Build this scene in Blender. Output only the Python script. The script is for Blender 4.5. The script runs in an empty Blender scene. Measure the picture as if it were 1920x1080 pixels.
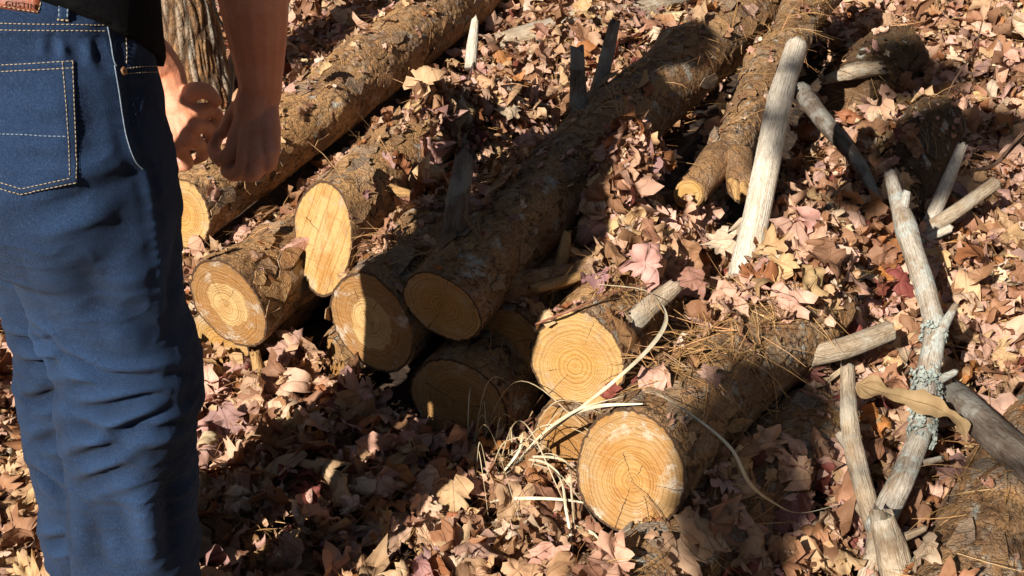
import bpy, math, random
import numpy as np
from mathutils import Vector, Matrix
from mathutils.bvhtree import BVHTree
random.seed(4); RNG = np.random.default_rng(4)
SC = bpy.context.scene; COL = SC.collection
R = math.radians

# ------------------------------------------------------------------ camera numbers
F = 1920 * 50 / 36.0; PIT = R(30); CH = 1.6
cP, sP = math.cos(PIT), math.sin(PIT)
def ray(px, py):
    x = (px - 960) / F; y = (540 - py) / F
    return np.array([x, cP + y * sP, -sP + y * cP])
def P(px, py, z):
    d = ray(px, py); return np.array([0, 0, CH]) + d * ((z - CH) / d[2])
def PD(px, py, dep):
    return np.array([0, 0, CH]) + ray(px, py) * dep
def proj(p):
    p = np.atleast_2d(p) - np.array([0, 0, CH]); dep = p[:, 1] * cP - p[:, 2] * sP; u = p[:, 1] * sP + p[:, 2] * cP
    return np.stack([960 + F * p[:, 0] / dep, 540 - F * u / dep], 1), dep
def unit(v): v = np.asarray(v, float); return v / np.linalg.norm(v)

# ------------------------------------------------------------------ numpy noise
def _h(ix, iy, iz, s):
    n = (ix.astype(np.int64) * 374761393 + iy.astype(np.int64) * 668265263 + iz.astype(np.int64) * 2147483647 + s * 974634777) & 0xFFFFFFFF
    n = ((n ^ (n >> 13)) * 1274126177) & 0xFFFFFFFF
    n = ((n ^ (n >> 16)) * 2246822519) & 0xFFFFFFFF
    return ((n ^ (n >> 15)) & 0xFFFFFF) / float(0xFFFFFF)
def vnoise(p, s=0):
    i = np.floor(p).astype(np.int64); f = p - i; f = f * f * (3 - 2 * f); r = 0
    for a in (0, 1):
        for b in (0, 1):
            for c in (0, 1):
                w = (f[:, 0] if a else 1 - f[:, 0]) * (f[:, 1] if b else 1 - f[:, 1]) * (f[:, 2] if c else 1 - f[:, 2])
                r = r + w * _h(i[:, 0] + a, i[:, 1] + b, i[:, 2] + c, s)
    return r * 2 - 1
def fbm(p, s=0, o=3):
    r = 0; a = 1.0; t = 0
    for k in range(o):
        r = r + a * vnoise(p * (2.03 ** k) + k * 17.3, s + k); t += a; a *= .5
    return r / t
def worley(p, s=0):
    i = np.floor(p).astype(np.int64); n = len(p)
    f1 = np.full(n, 9.); f2 = np.full(n, 9.); cid = np.zeros(n)
    for a in (-1, 0, 1):
        for b in (-1, 0, 1):
            for c in (-1, 0, 1):
                j0, j1, j2 = i[:, 0] + a, i[:, 1] + b, i[:, 2] + c
                h = _h(j0, j1, j2, s)
                q = np.stack([j0 + h, j1 + _h(j0, j1, j2, s + 1), j2 + _h(j0, j1, j2, s + 2)], 1)
                d = np.sqrt(((p - q) ** 2).sum(1))
                near = d < f1
                f2 = np.where(near, f1, np.minimum(f2, d)); f1 = np.where(near, d, f1); cid = np.where(near, h, cid)
    return f1, f2, cid
def sstep(a, b, x): t = np.clip((x - a) / (b - a), 0, 1); return t * t * (3 - 2 * t)

# ------------------------------------------------------------------ mesh + object helpers
def mk_mesh(name, V, faces, attrs=None, smooth=True):
    V = np.asarray(V, np.float32); faces = [np.asarray(f, np.int32) for f in faces if len(f)]
    me = bpy.data.meshes.new(name)
    nl = sum(f.size for f in faces); nf = sum(len(f) for f in faces)
    me.vertices.add(len(V)); me.vertices.foreach_set('co', V.ravel())
    me.loops.add(nl); me.loops.foreach_set('vertex_index', np.concatenate([f.ravel() for f in faces]))
    me.polygons.add(nf)
    tot = np.concatenate([np.full(len(f), f.shape[1], np.int32) for f in faces])
    st = np.concatenate([[0], np.cumsum(tot)[:-1]]).astype(np.int32)
    me.polygons.foreach_set('loop_start', st)
    try: me.polygons.foreach_set('loop_total', tot)
    except Exception: pass
    me.polygons.foreach_set('use_smooth', np.full(nf, smooth, bool) if isinstance(smooth, bool) else np.concatenate([np.full(len(f), q_, bool) for f, q_ in zip(faces, smooth)]))
    me.update(calc_edges=True)
    for k, a in (attrs or {}).items():
        a = np.asarray(a, np.float32)
        if a.ndim == 1: me.attributes.new(k, 'FLOAT', 'POINT').data.foreach_set('value', a)
        elif a.shape[1] == 4: me.attributes.new(k, 'FLOAT_COLOR', 'POINT').data.foreach_set('color', a.ravel())
        else: me.attributes.new(k, 'FLOAT_VECTOR', 'POINT').data.foreach_set('vector', a.ravel())
    return me
def props(o, label=None, cat=None, group=None, kind=None):
    for k, v in (('label', label), ('category', cat), ('group', group), ('kind', kind)):
        if v: o[k] = v
    return o
def obj(name, V, faces, mat, parent=None, attrs=None, smooth=True, base=None):
    """V in world metres; origin at the parent's, or at the thing's own base"""
    V = np.asarray(V, float)
    org = wloc(parent) if parent is not None else (np.array([V[:, 0].mean(), V[:, 1].mean(), V[:, 2].min()]) if base is None else np.asarray(base, float))
    me = mk_mesh(name, V - org, faces, attrs, smooth); me.materials.append(mat)
    o = bpy.data.objects.new(name, me); COL.objects.link(o)
    if parent is not None: o.parent = parent
    else: o.location = org
    return o
def wloc(o):
    l = np.zeros(3)
    while o is not None: l = l + np.array(o.location); o = o.parent
    return l
def thing(name, loc, label, cat, group=None):
    o = bpy.data.objects.new(name, None); COL.objects.link(o); o.location = loc; o.empty_display_size = .1
    return props(o, label, cat, group)
class MB:
    def __init__(s): s.V = []; s.Q = []; s.T = []; s.n = 0
    def add(s, V, Q=(), T=()):
        s.V.append(np.asarray(V, float))
        if len(Q): s.Q.append(np.asarray(Q) + s.n)
        if len(T): s.T.append(np.asarray(T) + s.n)
        s.n += len(V)
    def out(s):
        return np.concatenate(s.V), [np.concatenate(s.Q) if s.Q else np.zeros((0, 4), int), np.concatenate(s.T) if s.T else np.zeros((0, 3), int)]
def catmull(pts, n):
    p = np.asarray(pts, float)
    if len(p) == 2: t = np.linspace(0, 1, n)[:, None]; return p[0] * (1 - t) + p[1] * t
    q = np.vstack([2 * p[0] - p[1], p, 2 * p[-1] - p[-2]])
    t = np.linspace(0, len(p) - 1 - 1e-6, n); k = t.astype(int); f = (t - k)[:, None]
    a, b, c, d = q[k], q[k + 1], q[k + 2], q[k + 3]
    return .5 * (2 * b + (c - a) * f + (2 * a - 5 * b + 4 * c - d) * f ** 2 + (3 * b - a - 3 * c + d) * f ** 3)
def grid_quads(nu, nv, wrap=True):
    u = np.arange(nu - 1)[:, None]; v = np.arange(nv if wrap else nv - 1)[None, :]; w = (v + 1) % nv
    return np.stack([(u * nv + v).ravel(), (u * nv + w).ravel(), ((u + 1) * nv + w).ravel(), ((u + 1) * nv + v).ravel()], 1)
def frames(C):
    T = np.gradient(C, axis=0); T /= np.linalg.norm(T, axis=1)[:, None]
    a = np.cross(T[0], [0.3, 0.2, .93]); a /= np.linalg.norm(a); A = [a]
    for k in range(1, len(C)):
        a = a - T[k] * (a @ T[k]); a = a / np.linalg.norm(a); A.append(a)
    A = np.array(A); return T, A, np.cross(T, A)
LC = [None]
def tube(pts, rad, n=24, seg=10, noise=0, seed=0, caps=True, jag=0, squash=1.0):
    C = catmull(pts, n); rad = np.interp(np.linspace(0, 1, n), np.linspace(0, 1, len(rad)), rad)
    T, A, B = frames(C); th = np.arange(seg) * 2 * np.pi / seg
    rr = rad[:, None] * np.ones(seg)
    if noise:
        s = np.concatenate([[0], np.cumsum(np.linalg.norm(np.diff(C, axis=0), axis=1))])
        q = np.stack([np.repeat(s * 14, seg), (rr * np.cos(th)).ravel() * 60, (rr * np.sin(th)).ravel() * 60], 1)
        rr = rr * (1 + noise * fbm(q + seed * 3.7, seed).reshape(n, seg) + .5 * noise * vnoise(q * [.4, 2.5, 2.5] + 9, seed).reshape(n, seg))
    V = C[:, None] + rr[..., None] * (np.cos(th)[None, :, None] * A[:, None] + squash * np.sin(th)[None, :, None] * B[:, None])
    if jag:
        j = np.random.default_rng(seed).uniform(-1, 1, (2, seg)) * jag
        V[0] += j[0][:, None] * T[0]; V[-1] += j[1][:, None] * T[-1]
    s_ = np.concatenate([[0], np.cumsum(np.linalg.norm(np.diff(C, axis=0), axis=1))]); lc = np.stack([np.repeat(s_, seg), (rr * np.cos(th)).ravel(), (rr * np.sin(th)).ravel()], 1) + seed * 2.37
    V = V.reshape(-1, 3); Q = grid_quads(n, seg); Tr = []; LC[0] = lc if not caps else np.vstack([lc, lc[0], lc[-1]])
    if caps:
        k = len(V); V = np.vstack([V, C[0] - T[0] * rad[0] * .25, C[-1] + T[-1] * rad[-1] * .25])
        a = np.arange(seg); b = (a + 1) % seg; o = (n - 1) * seg
        Tr = np.concatenate([np.stack([np.full(seg, k), b, a], 1), np.stack([np.full(seg, k + 1), o + a, o + b], 1)])
    return V, Q, Tr

# ------------------------------------------------------------------ materials
def mat(name):
    m = bpy.data.materials.new(name); m.use_nodes = True; nt = m.node_tree; nt.nodes.clear()
    out = nt.nodes.new('ShaderNodeOutputMaterial'); b = nt.nodes.new('ShaderNodeBsdfPrincipled')
    nt.links.new(b.outputs[0], out.inputs[0]); return m, nt, b
def N(nt, t, ins=None, **pr):
    n = nt.nodes.new('ShaderNode' + t)
    for k, v in pr.items(): setattr(n, k, v)
    for k, v in (ins or {}).items():
        s = n.inputs[k]
        if isinstance(v, bpy.types.NodeSocket): nt.links.new(v, s)
        else: s.default_value = v
    return n
def link(nt, a, b): nt.links.new(a, b)
def c4(c): return (c[0], c[1], c[2], 1)
def M(nt, op, a, b=0.0, c=0.0, clamp=False):
    n = N(nt, 'Math', {0: a, 1: b, 2: c}, operation=op); n.use_clamp = clamp; return n.outputs[0]
def MR(nt, v, a, b, c=0.0, d=1.0):
    return N(nt, 'MapRange', {0: v, 1: a, 2: b, 3: c, 4: d}).outputs[0]
def MIX(nt, f, a, b, mode='MIX'):
    n = nt.nodes.new('ShaderNodeMix'); n.data_type = 'RGBA'; n.blend_type = mode
    for i, v in ((0, f), (6, a), (7, b)):
        if isinstance(v, bpy.types.NodeSocket): nt.links.new(v, n.inputs[i])
        else: n.inputs[i].default_value = c4(v) if i and len(v) == 3 else v
    return n.outputs[2]
def NOISE(nt, vec, scale, detail=3, rough=.55, dist=0.0):
    return N(nt, 'TexNoise', {'Vector': vec, 'Scale': scale, 'Detail': detail, 'Roughness': rough, 'Distortion': dist}).outputs['Fac']
def SCALE(nt, vec, s):
    return N(nt, 'VectorMath', {0: vec, 1: s}, operation='MULTIPLY').outputs[0]
def OC(nt): return N(nt, 'TexCoord').outputs['Object']
def ATT(nt, n): return N(nt, 'Attribute', attribute_name=n)
def BUMP(nt, h, dist, strength=1.0, normal=None):
    i = {'Height': h, 'Distance': dist, 'Strength': strength}
    if normal is not None: i['Normal'] = normal
    return N(nt, 'Bump', i).outputs[0]

def bark_mat(name, dark=1.0, grey=.5, orange=.5):
    m, nt, b = mat(name); at = ATT(nt, 'bk'); sp = N(nt, 'SeparateXYZ', {0: at.outputs['Vector']})
    oc = OC(nt); h, peel, lich = sp.outputs; lc = ATT(nt, 'lc').outputs['Vector']
    n1 = NOISE(nt, oc, 9, 4); n2 = NOISE(nt, lc, 55, 4, .65); n3 = NOISE(nt, SCALE(nt, lc, (130, 300, 300)), 1, 3, .7)
    wl = N(nt, 'VectorMath', {0: SCALE(nt, lc, (24, 44, 44)), 1: N(nt, 'VectorMath', {0: N(nt, 'TexNoise', {'Vector': lc, 'Scale': 90.0, 'Detail': 3.0}).outputs['Color'], 1: (.95, .95, .95)}, operation='MULTIPLY').outputs[0]}, operation='ADD').outputs[0]
    vo = N(nt, 'TexVoronoi', {'Vector': wl, 'Scale': 1.0}); cell = N(nt, 'SeparateColor', {0: vo.outputs['Color']})
    ve = N(nt, 'TexVoronoi', {'Vector': wl, 'Scale': 1.0}, feature='DISTANCE_TO_EDGE').outputs['Distance']
    D = dark
    pa = N(nt, 'SeparateXYZ', {0: ATT(nt, 'pl').outputs['Vector']}); pc, pd, pe = pa.outputs
    base = MIX(nt, MR(nt, n1, .36, .64), (.27 * D, .142 * D, .066 * D), (.39 * D, .222 * D, .104 * D))
    base = MIX(nt, MR(nt, pc, .55, .95, 0, .8), base, (.46 * D, .27 * D, .12 * D))
    base = MIX(nt, MR(nt, pc, .42, .1, 0, .7), base, (.16 * D, .088 * D, .045 * D))
    base = MIX(nt, M(nt, 'MULTIPLY', MR(nt, pd, .55, .85), grey), base, (.36 * D, .315 * D, .255 * D))
    base = MIX(nt, MR(nt, cell.outputs[0], .55, 1.0, 0, .4), base, (.46 * D, .235 * D, .085 * D))
    base = MIX(nt, M(nt, 'MULTIPLY', MR(nt, n2, .5, .7), grey * .7), base, (.31 * D, .265 * D, .21 * D))
    base = MIX(nt, M(nt, 'MULTIPLY', peel, orange, 0, True), base, MIX(nt, n2, (.38 * D, .175 * D, .06 * D), (.58 * D, .36 * D, .17 * D)))
    base = MIX(nt, MR(nt, pe, .0, .5, .85, 0), base, (.045 * D, .025 * D, .014 * D))
    base = MIX(nt, MR(nt, ve, .0, .05, .2, 0), base, (.06 * D, .032 * D, .017 * D))
    base = MIX(nt, MR(nt, n3, .34, .6, .5, 0), base, (.075 * D, .042 * D, .022 * D))
    base = MIX(nt, M(nt, 'MULTIPLY', lich, MR(nt, n2, .42, .55, 0, .85), 0, True), base, (.46, .46, .40))
    link(nt, base, b.inputs['Base Color']); b.inputs['Roughness'].default_value = .85; b.inputs['Specular IOR Level'].default_value = .25
    hh = M(nt, 'ADD', M(nt, 'MULTIPLY', n2, .35), M(nt, 'ADD', M(nt, 'MULTIPLY', n3, .35), M(nt, 'ADD', M(nt, 'MULTIPLY', cell.outputs[2], .4), MR(nt, ve, 0, .1, 0, .25))))
    link(nt, BUMP(nt, hh, .0075, 1.0), b.inputs['Normal']); return m

def wood_mat(name, core, outer, core_r=.5, sharp=.1, white=.3, ring=.0055, cracks=(), stain=.5, edge=(.10, .055, .03), grain=False, ca=(.1, .1), dark=1.0):
    """cut end: attribute luv = metres from the pith in x,y, share of the radius in z"""
    m, nt, b = mat(name); at = ATT(nt, 'luv').outputs['Vector']; sp = N(nt, 'SeparateXYZ', {0: at}); x, y, rho = sp.outputs
    flat = N(nt, 'CombineXYZ', {0: x, 1: y, 2: 0.0}).outputs[0]
    sd = N(nt, 'ObjectInfo').outputs['Random']
    fl2 = N(nt, 'VectorMath', {0: flat, 1: N(nt, 'CombineXYZ', {0: M(nt, 'MULTIPLY', sd, 31.0), 1: M(nt, 'MULTIPLY', sd, 17.0), 2: 0.0}).outputs[0]}, operation='ADD').outputs[0]
    w1 = NOISE(nt, fl2, 22, 2); w2 = NOISE(nt, fl2, 90, 3); w3 = NOISE(nt, fl2, 520, 2, .7)
    if grain:
        el = M(nt, 'ADD', M(nt, 'MULTIPLY', x, 1.0), M(nt, 'MULTIPLY', y, -.22)); d = M(nt, 'ABSOLUTE', el)
    else:
        d = N(nt, 'VectorMath', {0: flat}, operation='LENGTH').outputs['Value']
    dw = M(nt, 'ADD', d, M(nt, 'MULTIPLY', M(nt, 'SUBTRACT', w1, .5), .012))
    dw = M(nt, 'ADD', dw, M(nt, 'MULTIPLY', M(nt, 'SUBTRACT', w2, .5), .0016))
    rc = M(nt, 'DIVIDE', dw, ring)
    rc = M(nt, 'ADD', rc, M(nt, 'MULTIPLY', M(nt, 'SINE', M(nt, 'MULTIPLY', dw, 130.0)), .55))
    fr = M(nt, 'FRACT', rc)
    late = M(nt, 'MULTIPLY', MR(nt, fr, .35, .86), MR(nt, fr, .92, 1.0, 1, 0))
    rv = NOISE(nt, N(nt, 'CombineXYZ', {0: M(nt, 'FLOOR', rc), 1: sd, 2: 0.0}).outputs[0], 1.7, 0)
    late = M(nt, 'MULTIPLY', late, MR(nt, rv, .3, .7, .25, 1.0))
    cr = M(nt, 'ADD', rho, M(nt, 'MULTIPLY', M(nt, 'SUBTRACT', w1, .5), .35))
    f = MR(nt, cr, core_r - sharp, core_r + sharp)
    col = MIX(nt, f, core, outer)
    col = MIX(nt, M(nt, 'MULTIPLY', MR(nt, w1, .46, .64), stain), col, (.50, .225, .05))
    deep = N(nt, 'VectorMath', {0: col, 1: (.60, .46, .30)}, operation='MULTIPLY').outputs[0]
    col = MIX(nt, M(nt, 'MULTIPLY', late, .72), col, deep)
    col = MIX(nt, MR(nt, w3, .3, .75, .3, 0), col, (.30, .15, .05)); col = MIX(nt, MR(nt, NOISE(nt, SCALE(nt, fl2, (30, 260, 1)), 1, 3, .7), .5, .75, 0, .35), col, (.78, .62, .40))
    col = MIX(nt, M(nt, 'MULTIPLY', MR(nt, NOISE(nt, fl2, 34, 5, .7), .5, .62), MR(nt, rho, .6, 1.0, 0, .6)), col, (.20, .13, .085))
    # pale resin / mould patches near the rim
    wm = M(nt, 'MULTIPLY', MR(nt, NOISE(nt, fl2, 17, 5, .68), .54, .62), MR(nt, rho, .5, .75))
    wm = M(nt, 'MULTIPLY', wm, MR(nt, w3, .36, .6, .1, .95))
    col = MIX(nt, M(nt, 'MULTIPLY', wm, white, 0, True), col, (.80, .70, .56))
    # drying checks
    for (ang, r0, r1, wd) in cracks:
        ca_, sa_ = math.cos(R(ang)), math.sin(R(ang))
        xr = M(nt, 'ADD', M(nt, 'MULTIPLY', x, ca_), M(nt, 'MULTIPLY', y, sa_)); yr = M(nt, 'SUBTRACT', M(nt, 'MULTIPLY', y, ca_), M(nt, 'MULTIPLY', x, sa_))
        yr = M(nt, 'ABSOLUTE', M(nt, 'ADD', yr, M(nt, 'MULTIPLY', M(nt, 'SUBTRACT', w2, .5), .008)))
        k = M(nt, 'MULTIPLY', M(nt, 'LESS_THAN', yr, M(nt, 'MULTIPLY', MR(nt, xr, r0, r1, .25, 1.0), wd)), M(nt, 'MULTIPLY', M(nt, 'GREATER_THAN', xr, r0), M(nt, 'LESS_THAN', xr, r1)))
        col = MIX(nt, M(nt, 'MULTIPLY', k, .85), col, (.05, .022, .01))
    col = MIX(nt, MR(nt, M(nt, 'ADD', rho, M(nt, 'MULTIPLY', M(nt, 'SUBTRACT', w2, .5), .05)), .945, .965), col, edge)
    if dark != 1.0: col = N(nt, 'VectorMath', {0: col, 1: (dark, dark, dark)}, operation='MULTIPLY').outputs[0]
    link(nt, col, b.inputs['Base Color']); b.inputs['Roughness'].default_value = .7; b.inputs['Specular IOR Level'].default_value = .25
    saw = NOISE(nt, SCALE(nt, fl2, (40, 900, 1)), 1, 2)
    hh = M(nt, 'ADD', M(nt, 'MULTIPLY', saw, .5), M(nt, 'ADD', M(nt, 'MULTIPLY', w3, .8), M(nt, 'MULTIPLY', late, .5)))
    link(nt, BUMP(nt, hh, .0028, .9), b.inputs['Normal']); return m

def stick_mat(name, pale, brown, lichen=0.0, amt=.4):
    m, nt, b = mat(name); lc = ATT(nt, 'lc').outputs['Vector']; oc = OC(nt)
    g = NOISE(nt, SCALE(nt, lc, (22, 60, 60)), 1, 4, .6); gr = NOISE(nt, SCALE(nt, lc, (14, 420, 420)), 1, 3, .65); g2 = NOISE(nt, SCALE(nt, lc, (90, 240, 240)), 1, 3, .65); g3 = NOISE(nt, oc, 16, 3)
    col = MIX(nt, MR(nt, g, .44, .66, 0, min(1, amt * 1.7)), pale, brown)
    col = MIX(nt, MR(nt, gr, .36, .52, .55, 0), col, tuple(v * .55 for v in brown))
    col = MIX(nt, MR(nt, gr, .26, .33, .8, 0), col, (.03, .018, .012))
    col = MIX(nt, MR(nt, g2, .3, .6, .45, 0), col, tuple(v * .5 for v in brown))
    if lichen: col = MIX(nt, M(nt, 'MULTIPLY', MR(nt, g3, .5, .56), MR(nt, g2, .4, .55, .3, lichen)), col, (.55, .58, .53))
    link(nt, col, b.inputs['Base Color']); b.inputs['Roughness'].default_value = .8; b.inputs['Specular IOR Level'].default_value = .2
    link(nt, BUMP(nt, M(nt, 'ADD', gr, M(nt, 'ADD', g2, g)), .004, .8), b.inputs['Normal']); return m

def leaf_mat():
    m, nt, b = mat('dry leaf'); col = ATT(nt, 'col').outputs['Color']; at = ATT(nt, 'luv').outputs['Vector']
    sp = N(nt, 'SeparateXYZ', {0: at}); x = sp.outputs[0]; y = M(nt, 'ADD', sp.outputs[1], .62)
    v = None
    for a in (90, 50, 130, 18, 162):
        ca, sa = math.cos(R(a)), math.sin(R(a))
        al = M(nt, 'ADD', M(nt, 'MULTIPLY', x, ca), M(nt, 'MULTIPLY', y, sa)); ac = M(nt, 'ABSOLUTE', M(nt, 'SUBTRACT', M(nt, 'MULTIPLY', y, ca), M(nt, 'MULTIPLY', x, sa)))
        k = M(nt, 'MULTIPLY', MR(nt, ac, .01, .035, 1, 0), M(nt, 'GREATER_THAN', al, 0.0)); v = k if v is None else M(nt, 'MAXIMUM', v, k)
    oc = OC(nt); n1 = NOISE(nt, oc, 40, 3); n2 = NOISE(nt, oc, 300, 3, .7)
    base = MIX(nt, MR(nt, n1, .35, .68, .0, .5), col, N(nt, 'VectorMath', {0: col, 1: (.62, .48, .40)}, operation='MULTIPLY').outputs[0])
    base = MIX(nt, MR(nt, n2, .66, .78, 0, .5), base, (.045, .022, .014))
    base = MIX(nt, M(nt, 'MULTIPLY', v, .45), base, N(nt, 'VectorMath', {0: col, 1: (.62, .50, .42)}, operation='MULTIPLY').outputs[0])
    link(nt, base, b.inputs['Base Color']); b.inputs['Roughness'].default_value = .62; b.inputs['Specular IOR Level'].default_value = .3
    link(nt, BUMP(nt, M(nt, 'ADD', M(nt, 'MULTIPLY', v, .5), M(nt, 'MULTIPLY', n1, .8)), .004, .55), b.inputs['Normal'])
    tr = N(nt, 'BsdfTranslucent', {'Color': N(nt, 'VectorMath', {0: base, 1: (1.0, .72, .5)}, operation='MULTIPLY').outputs[0]})
    mx = N(nt, 'MixShader', {0: .2, 1: b.outputs[0], 2: tr.outputs[0]})
    link(nt, mx.outputs[0], [n for n in nt.nodes if n.type == 'OUTPUT_MATERIAL'][0].inputs[0]); return m

def simple(name, colA, colB, scale, rough=.7, bump=.001, spec=.3, detail=4):
    m, nt, b = mat(name); oc = OC(nt); n = NOISE(nt, oc, scale, detail, .6)
    link(nt, MIX(nt, MR(nt, n, .35, .65), colA, colB), b.inputs['Base Color'])
    b.inputs['Roughness'].default_value = rough; b.inputs['Specular IOR Level'].default_value = spec
    if bump: link(nt, BUMP(nt, NOISE(nt, oc, scale * 4, 3, .6), bump, .8), b.inputs['Normal'])
    return m
def denim_mat():
    m, nt, b = mat('indigo denim'); oc = OC(nt); fd = ATT(nt, 'fade').outputs['Fac']
    g = NOISE(nt, oc, 700, 2, .8); g2 = NOISE(nt, SCALE(nt, oc, (900, 900, 160)), 1, 2, .7); big = NOISE(nt, oc, 7, 4, .6)
    tw = N(nt, 'TexWave', {'Vector': SCALE(nt, oc, (1, .6, .75)), 'Scale': 210.0, 'Distortion': 1.5, 'Detail': 1.0}, bands_direction='DIAGONAL').outputs['Fac']
    f = M(nt, 'ADD', MR(nt, big, .3, .7, 0, .45), M(nt, 'MULTIPLY', fd, .75), 0, True)
    col = MIX(nt, f, (.004, .010, .028), (.029, .066, .155))
    col = MIX(nt, MR(nt, g, .5, .78, 0, .55), col, (.10, .15, .25))
    col = MIX(nt, MR(nt, g2, .3, .6, .55, 0), col, (.004, .009, .026))
    link(nt, col, b.inputs['Base Color']); b.inputs['Roughness'].default_value = .9; b.inputs['Specular IOR Level'].default_value = .15
    b.inputs['Sheen Weight'].default_value = .04
    link(nt, BUMP(nt, M(nt, 'ADD', M(nt, 'MULTIPLY', tw, .7), M(nt, 'ADD', g, g2)), .0011, .75), b.inputs['Normal']); return m
def skin_mat():
    m, nt, b = mat('skin'); oc = OC(nt); n = NOISE(nt, oc, 30, 4); n2 = NOISE(nt, oc, 420, 3, .7)
    col = MIX(nt, MR(nt, n, .35, .65), (.76, .285, .15), (.86, .38, .235)); col = MIX(nt, MR(nt, n2, .3, .6, .2, 0), col, (.48, .17, .10))
    link(nt, col, b.inputs['Base Color']); b.inputs['Roughness'].default_value = .55; b.inputs['Subsurface Weight'].default_value = .12
    b.inputs['Subsurface Radius'].default_value = (.01, .004, .002); b.inputs['Subsurface Scale'].default_value = .3
    link(nt, BUMP(nt, M(nt, 'ADD', n2, M(nt, 'MULTIPLY', NOISE(nt, oc, 110, 3), 1.2)), .0012, .6), b.inputs['Normal']); return m
def ground_mat():
    m, nt, b = mat('forest floor'); oc = OC(nt)
    vo = N(nt, 'TexVoronoi', {'Vector': oc, 'Scale': 16.0, 'Randomness': 1.0}); n = NOISE(nt, oc, 30, 5, .65)
    col = MIX(nt, N(nt, 'SeparateColor', {0: vo.outputs['Color']}).outputs[0], (.05, .026, .014), (.16, .095, .055))
    col = MIX(nt, MR(nt, n, .4, .65), (.028, .016, .01), col)
    far = MR(nt, N(nt, 'VectorMath', {0: oc, 1: (.2, 3.2, 0)}, operation='DISTANCE').outputs['Value'], 3.2, 5.5)
    lf = MIX(nt, N(nt, 'SeparateColor', {0: vo.outputs['Color']}).outputs[1], (.22, .115, .06), (.52, .345, .23)); col = MIX(nt, M(nt, 'MULTIPLY', far, MR(nt, n, .38, .5)), col, lf)
    link(nt, col, b.inputs['Base Color']); b.inputs['Roughness'].default_value = .95
    link(nt, BUMP(nt, n, .02, .8), b.inputs['Normal']); return m

MAT = dict(
    bark=bark_mat('pine bark', 1.1), bark_red=bark_mat('flaky orange pine bark', 1.35, .35, 1.0), bark_shaded=bark_mat('shade darkened bark', .38, .35, .3), bark_grey=bark_mat('grey bark', .95, .9, .3),  # darkest bark: shade on the two right-hand logs put into its colour
    ring_fresh=wood_mat('fresh pine end', (.64, .36, .105), (.65, .41, .16), .55, .2, .35, .0058, ((-125, .02, .095, .0012), (15, .05, .09, .0008), (75, .045, .09, .0007), (200, .03, .05, .0007)), .35),
    ring_big=wood_mat('resin stained pine end', (.60, .34, .11), (.54, .33, .14), .5, .15, 1.0, .0052, ((-98, .012, .095, .0015), (128, .0, .045, .001), (68, .01, .03, .001), (-35, .05, .09, .0011), (10, .04, .095, .0008)), .75),
    ring_two=wood_mat('two toned pine end', (.74, .50, .22), (.42, .22, .08), .50, .02, 1.0, .005, ((118, .0, .06, .0008), (60, .02, .05, .0008), (-30, .03, .07, .0006)), .45),
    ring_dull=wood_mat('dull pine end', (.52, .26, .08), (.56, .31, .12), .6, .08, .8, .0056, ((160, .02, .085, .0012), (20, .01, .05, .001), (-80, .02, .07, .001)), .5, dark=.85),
    ring_dark=wood_mat('darkened log end', (.10, .055, .03), (.07, .038, .022), .5, .2, .0, .006, (), .1),  # end wood darkened to go with the shade-toned bark
    ring_long=wood_mat('oblique pine cut', (.70, .46, .20), (.72, .45, .17), .5, .3, .5, .011, ((170, .0, .06, .001), (92, -.03, .05, .0006)), .75, grain=True),
    ring_stub=wood_mat('branch end', (.62, .38, .13), (.60, .36, .12), .5, .3, .2, .004, ((200, .0, .02, .0005),), .3),
    pale=stick_mat('bleached deadwood', (.80, .72, .60), (.56, .43, .30), 0, .3), lich=stick_mat('lichen grey branch', (.62, .56, .47), (.36, .25, .16), 1.0, .5),
    tan=stick_mat('weathered tan branch', (.60, .49, .36), (.38, .26, .16), .2, .5), grey=stick_mat('grey dead stub', (.23, .19, .155), (.12, .08, .055), .2, .7),
    split=stick_mat('exposed splintered wood', (.62, .38, .16), (.36, .19, .07), 0, .5), twig=stick_mat('thin brown twig', (.17, .10, .065), (.09, .05, .035), 0, .5),
    straw=simple('dry grass straw', (.60, .50, .34), (.46, .34, .19), 40, .5, 0), rstem=simple('reddish stem', (.25, .09, .06), (.32, .15, .09), 40, .5, 0),
    crust=simple('pale lichen crust', (.50, .55, .50), (.34, .38, .34), 160, .9, .004), leaf=leaf_mat(), ground=ground_mat(),
    denim=denim_mat(), skin=skin_mat(), shirt=simple('black cotton', (.006, .006, .007), (.012, .011, .012), 300, .95, .001, .1),
    leather=simple('brown leather', (.20, .055, .026), (.30, .085, .04), 60, .5, .0012, .4), ink=simple('pressed letters', (.05, .016, .01), (.07, .02, .012), 90, .7, 0),
    thread=simple('gold stitching thread', (.46, .37, .25), (.34, .26, .17), 300, .7, 0), pthread=simple('pale selvedge edge', (.30, .35, .41), (.16, .22, .30), 500, .8, .0006),
    copper=simple('copper rivet', (.34, .17, .08), (.24, .11, .05), 200, .4, 0, .5), hair=simple('brown hair', (.03, .018, .01), (.05, .03, .018), 200, .6, .002), boot=simple('boot leather', (.06, .03, .018), (.09, .045, .025), 70, .5, .001),
)

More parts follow.
